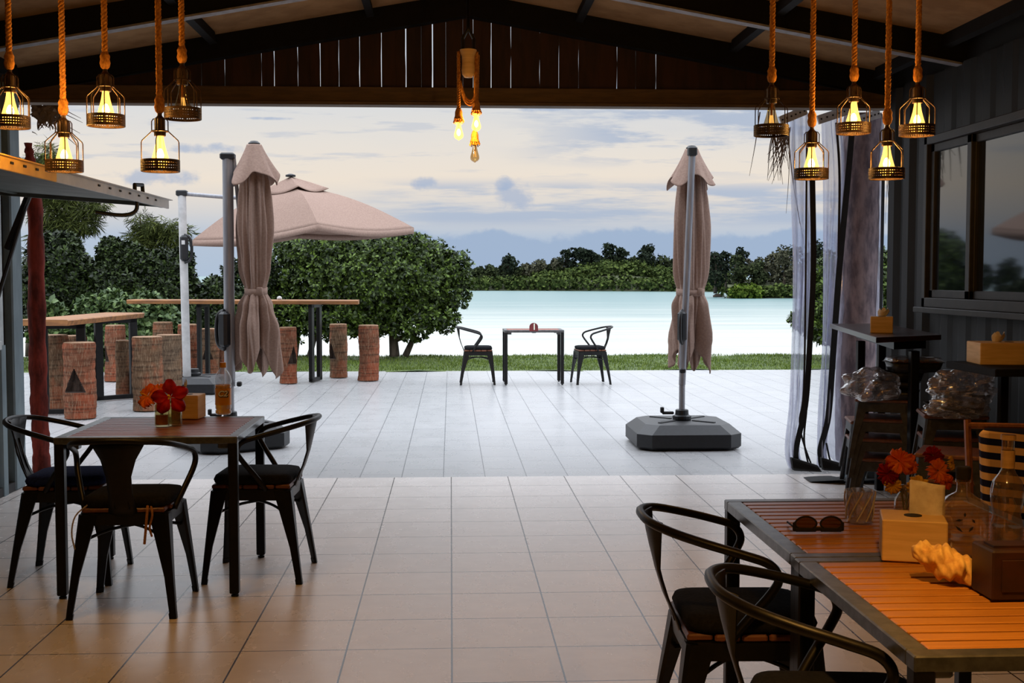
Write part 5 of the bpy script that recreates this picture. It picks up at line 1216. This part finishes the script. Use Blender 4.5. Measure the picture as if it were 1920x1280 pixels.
tree('round_bush', 'large dense round bush of glossy leaves at the water edge, centre left', 'bush', (at(690, 664, Yt).x, Yt, 0), B, 'leaf_glossy', 15000, .078, k=6, seed=3, rin=.55,
     trunks=[tr(548, 668, 560, 590, .10, .07), tr(740, 668, 735, 600, .09, .06), tr(760, 668, 790, 600, .06, .03), tr(580, 668, 600, 600, .05, .03), tr(735, 640, 810, 610, .05, .02), tr(700, 668, 660, 600, .05, .03)])
Yh = 20.6
tree('dense_tree', 'dark dense tree just right of the red trunk post at the far left', 'tree', (at(110, 664, Yh).x, Yh, 0), [blob(108, 492, 50, 52, Yh), blob(95, 540, 56, 60, Yh), blob(122, 462, 26, 24, Yh), blob(88, 590, 50, 50, Yh), blob(150, 530, 40, 50, Yh)], 'leaf_dark', 5600, .080, k=6, seed=5, trunks=[tr(110, 668, 112, 560, .10, .07, Yh)])
tree('dense_tree', 'dark dense tree in the middle of the left hedge line', 'tree', (at(225, 664, Yh).x, Yh, 0), [blob(222, 510, 38, 48, Yh), blob(246, 482, 26, 22, Yh), blob(208, 472, 22, 24, Yh), blob(235, 545, 62, 56, Yh), blob(172, 570, 44, 52, Yh)], 'leaf_dark', 5600, .080, k=6, seed=6, trunks=[tr(235, 668, 230, 560, .10, .07, Yh)])
tree('dense_tree', 'dark dense tree behind the white pole of the open umbrella', 'tree', (at(315, 664, Yh).x, Yh, 0), [blob(312, 515, 40, 42, Yh), blob(288, 496, 30, 24, Yh), blob(338, 492, 22, 22, Yh), blob(316, 565, 56, 56, Yh), blob(350, 530, 18, 32, Yh), blob(350, 600, 60, 55, Yh)], 'leaf_dark', 5600, .080, k=6, seed=7, trunks=[tr(300, 668, 310, 560, .09, .06, Yh)])
tree('leafy_shrub', 'low leafy shrub between the two grey umbrella poles', 'bush', (at(405, 664, Yh).x, Yh, 0), [blob(402, 545, 26, 24, Yh), blob(420, 570, 34, 38, Yh), blob(395, 600, 50, 50, Yh), blob(440, 540, 26, 50, Yh + .5), blob(445, 600, 50, 55, Yh), blob(495, 520, 20, 26, Yh + .5)], 'leaf_dark', 4000, .076, k=6, seed=8, trunks=[tr(405, 668, 405, 600, .05, .03, Yh)])
tree('leafy_shrub', 'pale green leafy shrub in front of the dark left trees', 'bush', (at(225, 664, 19.7).x, 19.7, 0), [blob(190, 590, 50, 34, 19.7), blob(240, 600, 58, 46, 19.7), blob(292, 606, 42, 46, 19.7), blob(160, 620, 34, 34, 19.7), blob(210, 570, 24, 24, 19.7), blob(265, 575, 30, 24, 19.7), blob(230, 640, 80, 26, 19.7)], 'leaf_pale', 2200, .10, k=7, seed=9, asp=.55, trunks=[tr(230, 668, 230, 610, .03, .02, 19.7), tr(190, 668, 140, 625, .02, .012, 19.5), tr(215, 668, 240, 610, .02, .012, 19.5)])
tree('leafy_shrub', 'small pale shrub just right of the red trunk post', 'bush', (at(98, 664, 19.4).x, 19.4, 0), [blob(95, 600, 24, 32, 19.4), blob(100, 635, 34, 24, 19.4)], 'leaf_pale', 300, .13, k=7, seed=10, asp=.55, trunks=[tr(98, 668, 96, 610, .02, .01, 19.4)])
def wispy(label, base, twigs, Y, n, seed):
    t = thing('casuarina_tree', label, 'tree', base); o = Vector(base); bl = []
    for pts, r0, r1 in twigs:
        P = crv([at(x, y, Y) - o for x, y in pts], 6); MB().tube(P, lambda u_: r0 + (r1 - r0) * u_, 6).build('branch' if r0 < .09 else 'trunk', 'bark', t, smooth=True)
        for q in P[len(P) // 4::2]: w_ = q + o; bl.append((w_.x, w_.y, w_.z - .03, .17, .17, .13))
    leafmesh('foliage', 'leaf_wispy', bl, n, .20, t, k=9, seed=seed, asp=.07, droop=.7, rin=.1, up=.0); return t
wispy('feathery casuarina branches hanging under the hatch flap at the upper left', (at(62, 664, 21.6).x, 21.6, 0), [([(60, 668), (62, 520), (72, 400), (80, 300)], .12, .03), ([(72, 460), (105, 420), (150, 395), (190, 385)], .04, .01), ([(74, 440), (110, 390), (140, 360), (182, 372)], .04, .01), ([(76, 400), (92, 350), (98, 310), (88, 280)], .03, .01), ([(76, 420), (90, 400), (110, 365), (100, 350)], .03, .01), ([(78, 340), (70, 310), (66, 290)], .02, .01), ([(100, 430), (125, 415), (150, 418), (172, 412)], .02, .01)], 21.6, 950, 21)
wispy('feathery pale casuarina treetop above the middle of the left hedge line', (at(275, 664, 22.0).x, 22.0, 0), [([(275, 668), (272, 540), (268, 460), (262, 405)], .10, .01), ([(270, 480), (285, 450), (300, 430), (312, 418)], .03, .01), ([(270, 470), (262, 450), (248, 440)], .02, .01), ([(272, 490), (300, 470), (322, 440), (338, 428)], .03, .01), ([(270, 440), (280, 425), (288, 414)], .02, .01), ([(280, 500), (310, 470), (345, 450)], .02, .01)], 22.0, 620, 22)
Yr = 20.4
tree('round_bush', 'leafy bush seen between and through the plastic strips at the right', 'bush', (at(1590, 664, Yr).x, Yr, 0), [blob(1600, 560, 70, 62, Yr), blob(1545, 560, 42, 50, Yr), blob(1660, 560, 60, 70, Yr), blob(1520, 600, 36, 24, Yr), blob(1545, 520, 26, 34, Yr), blob(1640, 500, 50, 30, Yr), blob(1575, 620, 60, 24, Yr)], 'leaf_glossy', 5200, .085, k=6, seed=12, trunks=[tr(1600, 668, 1600, 600, .08, .05, Yr), tr(1650, 668, 1640, 610, .06, .04, Yr)])

# ---------------------------------------------------------------- far shore
def shore(px):       # distance of the far shore along its length
    if px < 1000: return 200 - (px - 860) * .02
    if px < 1366: return 197 - (px - 1000) * .04
    return 130
ld = MB()
pts = [(p, shore(p)) for p in range(862, 1366, 18)]
def land(pl, depth, hfn):
    m = MB(); rows = []
    for px, Y_ in pl:
        x = (px - 845) / F_PX; row = []
        for k, (dy, hz) in enumerate(((0, -1.1), (.6, -.95), (5, .5), (12, 1.0), (depth, 1.2))): yy = Y_ + dy; row.append(V(x * yy, yy, hz * (1 if k < 2 else hfn(px))))
        rows.append(row)
    vs = [p for r in rows for p in r]; n = 5; fs = [(i * n + j, (i + 1) * n + j, (i + 1) * n + j + 1, i * n + j + 1) for i in range(len(rows) - 1) for j in range(n - 1)]
    m.add(vs, fs); return m
hum = lambda px: .6 + 1.9 * math.exp(-((px - 1165) / 90) ** 2)
struct(land(pts, 40, hum), 'ground_far_shore', 'far_land', 'low wooded shore across the lagoon', smooth=True)
pl2 = [(p, 130) for p in range(1368, 1740, 16)]
struct(land(pl2, 30, lambda p: .8), 'ground_headland', 'far_land', 'nearer wooded headland across the lagoon', smooth=True)
rr = random.Random(31)
mb_ = []
for px in range(872, 1366, 9):
    Y_ = shore(px) + 2.5; h_ = 1.0 * (1 + .3 * rr.random()); x = (px - 845) / F_PX * Y_; mb_.append((x, Y_, -.5 + h_ * .4, 2.0, 2.0, h_))
    tp_ = hum(px)
    if px > 1020:
        for dy, e in ((6, .9), (10, 1.1), (15, 1.25)): mb_.append(((px - 845) / F_PX * (Y_ + dy), Y_ + dy, tp_ * e + rr.uniform(-.2, .3), 2.3, 2.3, 1.1))
o = leafmesh('mangrove_shrubs', 'leaf_mangrove', mb_, 7500, .55, None, k=5, seed=40, asp=.7); tag(o, 'low continuous mangrove shrubs along the far shore', 'shrubs', kind='stuff')
mb_ = []
for px in range(1378, 1730, 10):
    Y_ = 131.5; mb_.append(((px - 845) / F_PX * Y_, Y_, -.45 + rr.uniform(0, .3), 1.2, 1.2, .55))
o = leafmesh('headland_shrubs', 'leaf_mangrove', mb_, 2200, .38, None, k=5, seed=41, asp=.7); tag(o, 'low shrubs along the foot of the nearer headland', 'shrubs', kind='stuff')
mb_ = [((px - 845) / F_PX * 130, 130, -.35, r_, 1, .8 * r_) for px, r_ in ((1392, .9), (1408, 1.1), (1422, .8), (1385, .7))]
o = thing('leafy_shrub', 'bright lime green shrub at the tip of the headland', 'bush', (mb_[1][0], 130, -1)); leafmesh('foliage', 'leaf_lime', mb_, 330, .36, o, k=5, seed=42, asp=.7)
def far_tree(px, topy, wpx, kind, Y_, i, lab):
    k = Y_ / F_PX; x = (px - 845) * k; zt_ = 1.43 + (517 - topy) * k; r = wpx * k / 2; z0 = .4; q = random.Random(i * 7 + 1)
    t = thing('shore_tree', lab, 'tree', (x, Y_, z0), 0, 'trees across the lagoon'); H = zt_ - z0
    if kind == 'pine':      # clear trunk, tufts high up
        bl = [(x + q.uniform(-.5, .5) * r, Y_, z0 + H * (f + q.uniform(-.04, .04)), r * (1.0 - .55 * abs(f - .75) * 2) * q.uniform(.45, .75), r * .6, H * .075) for f in (.45, .58, .68, .76, .84, .9, .95)]
        lm = 'leaf_far_dark'; n = 210
    elif kind == 'bare':
        bl = [(x + q.uniform(-.6, .6) * r, Y_, z0 + H * q.uniform(.5, .95), r * .5, r * .5, H * .16) for _ in range(6)]; lm = 'leaf_far_brown'; n = 170
    else:
        bl = [(x + q.uniform(-.45, .45) * r, Y_ + q.uniform(-1, 1), z0 + H * f, r * (1.15 - f * .75) * q.uniform(.8, 1.1), r * .8, H * .20) for f in (.15, .3, .45, .6, .75, .84)]
        bl.append((x + q.uniform(-.2, .2) * r, Y_, zt_ - H * .12, r * .35, r * .3, H * .12)); lm = {'dense': 'leaf_far', 'brown': 'leaf_far_brown', 'dark': 'leaf_far_dark'}[kind]; n = 420
    leafmesh('foliage', lm, bl, n, .42 * Y_ / 190, t, k=5, seed=100 + i, asp=.6, rin=.35)
    m = MB(); m.tube(crv([(0, 0, -1.0), (q.uniform(-.2, .2), 0, H * .4), (q.uniform(-.2, .2) * r, 0, H * .92)], 4), lambda u_: .22 - .16 * u_, 6)
    for f in (.5, .62, .75): m.tube([V(0, 0, H * (f - .12)), V(q.uniform(-.8, .8) * r, 0, H * f)], .06, 5)
    m.build('trunk', 'pale_bark' if kind in ('bare',) else 'bark', t, smooth=True)
K = {'pine': 'dark tufted pine-like tree', 'dense': 'leafy green tree', 'dark': 'dark bushy tree', 'brown': 'brownish green bushy tree', 'bare': 'thin pale-limbed tree'}
FT = [(884, 508, 26, 'dense'), (902, 503, 30, 'dense'), (922, 500, 30, 'dense'), (940, 500, 28, 'dense'), (953, 481, 34, 'dark'), (972, 502, 30, 'dense'), (990, 497, 34, 'brown'), (1006, 490, 38, 'brown'), (1028, 499, 34, 'dense'), (1044, 498, 30, 'dense'),
      (1058, 489, 44, 'bare'), (1066, 467, 36, 'pine'), (1088, 466, 34, 'pine'), (1102, 470, 26, 'pine'), (1118, 476, 28, 'pine'), (1128, 482, 34, 'dark'), (1142, 462, 32, 'pine'), (1165, 467, 28, 'pine'), (1150, 488, 34, 'dense'), (1178, 488, 40, 'dark'),
      (1196, 484, 36, 'dense'), (1215, 458, 34, 'pine'), (1222, 474, 54, 'dark'), (1242, 482, 40, 'dense'), (1256, 490, 36, 'dense'), (1280, 478, 46, 'dark'), (1300, 476, 44, 'dark'), (1325, 480, 40, 'dense')]
where = ['near the left end of the far shore', 'in the left stretch of the far shore', 'above the mangrove hump of the far shore', 'left of the right closed umbrella', 'behind the right closed umbrella']
from collections import Counter
def loc_words(px): return where[0] if px < 960 else where[1] if px < 1052 else where[2] if px < 1170 else where[3] if px < 1262 else where[4]
seen = Counter(); ordw = ['', 'second ', 'third ', 'fourth ', 'fifth ', 'sixth ', 'seventh ']
FT2 = [(1345, 474, 46, 'dark'), (1366, 473, 26, 'pine'), (1384, 480, 40, 'dense'), (1397, 468, 34, 'pine'), (1400, 490, 36, 'bare'), (1424, 492, 34, 'dense'), (1436, 486, 34, 'brown'), (1456, 474, 46, 'brown'), (1476, 464, 48, 'brown'), (1500, 462, 52, 'dark'), (1532, 452, 40, 'dark'), (1560, 470, 50, 'dense'), (1600, 474, 56, 'dense'), (1650, 476, 60, 'dense')]
def wh2(px): return 'just right of the right closed umbrella' if px < 1390 else 'above the lime green shrub of the headland' if px < 1430 else 'on the headland before the plastic strips' if px < 1490 else 'on the headland behind the plastic strips'
i = 0
for L_, dist, wf_ in ((FT, None, loc_words), (FT2, 136, wh2)):
    for (px, ty, wp, kd) in L_:
        Y_ = (shore(px) + 14 if dist is None else dist + (i % 3) * 2.5); wd_ = wf_(px); key = (kd, wd_); c = seen[key]; seen[key] += 1
        far_tree(px, ty, wp, kd, Y_, i, f'{ordw[c]}{K[kd]} from the left {wd_}' if c else f'{K[kd]} {wd_}, the leftmost such' if False else f'{("first " if True else "")}{K[kd]} from the left {wd_}'); i += 1
ob = MB().lathe([(.02, 0), (.5, .02), (.55, .2), (.3, .42), (.02, .46)], 12).build('rock', 'bark', smooth=True); q = gnd(1346, 557, -1.02); ob.location = q; ob.scale = (1.1, 1, .9); tag(ob, 'small dark rock in the water left of the headland', 'rock')
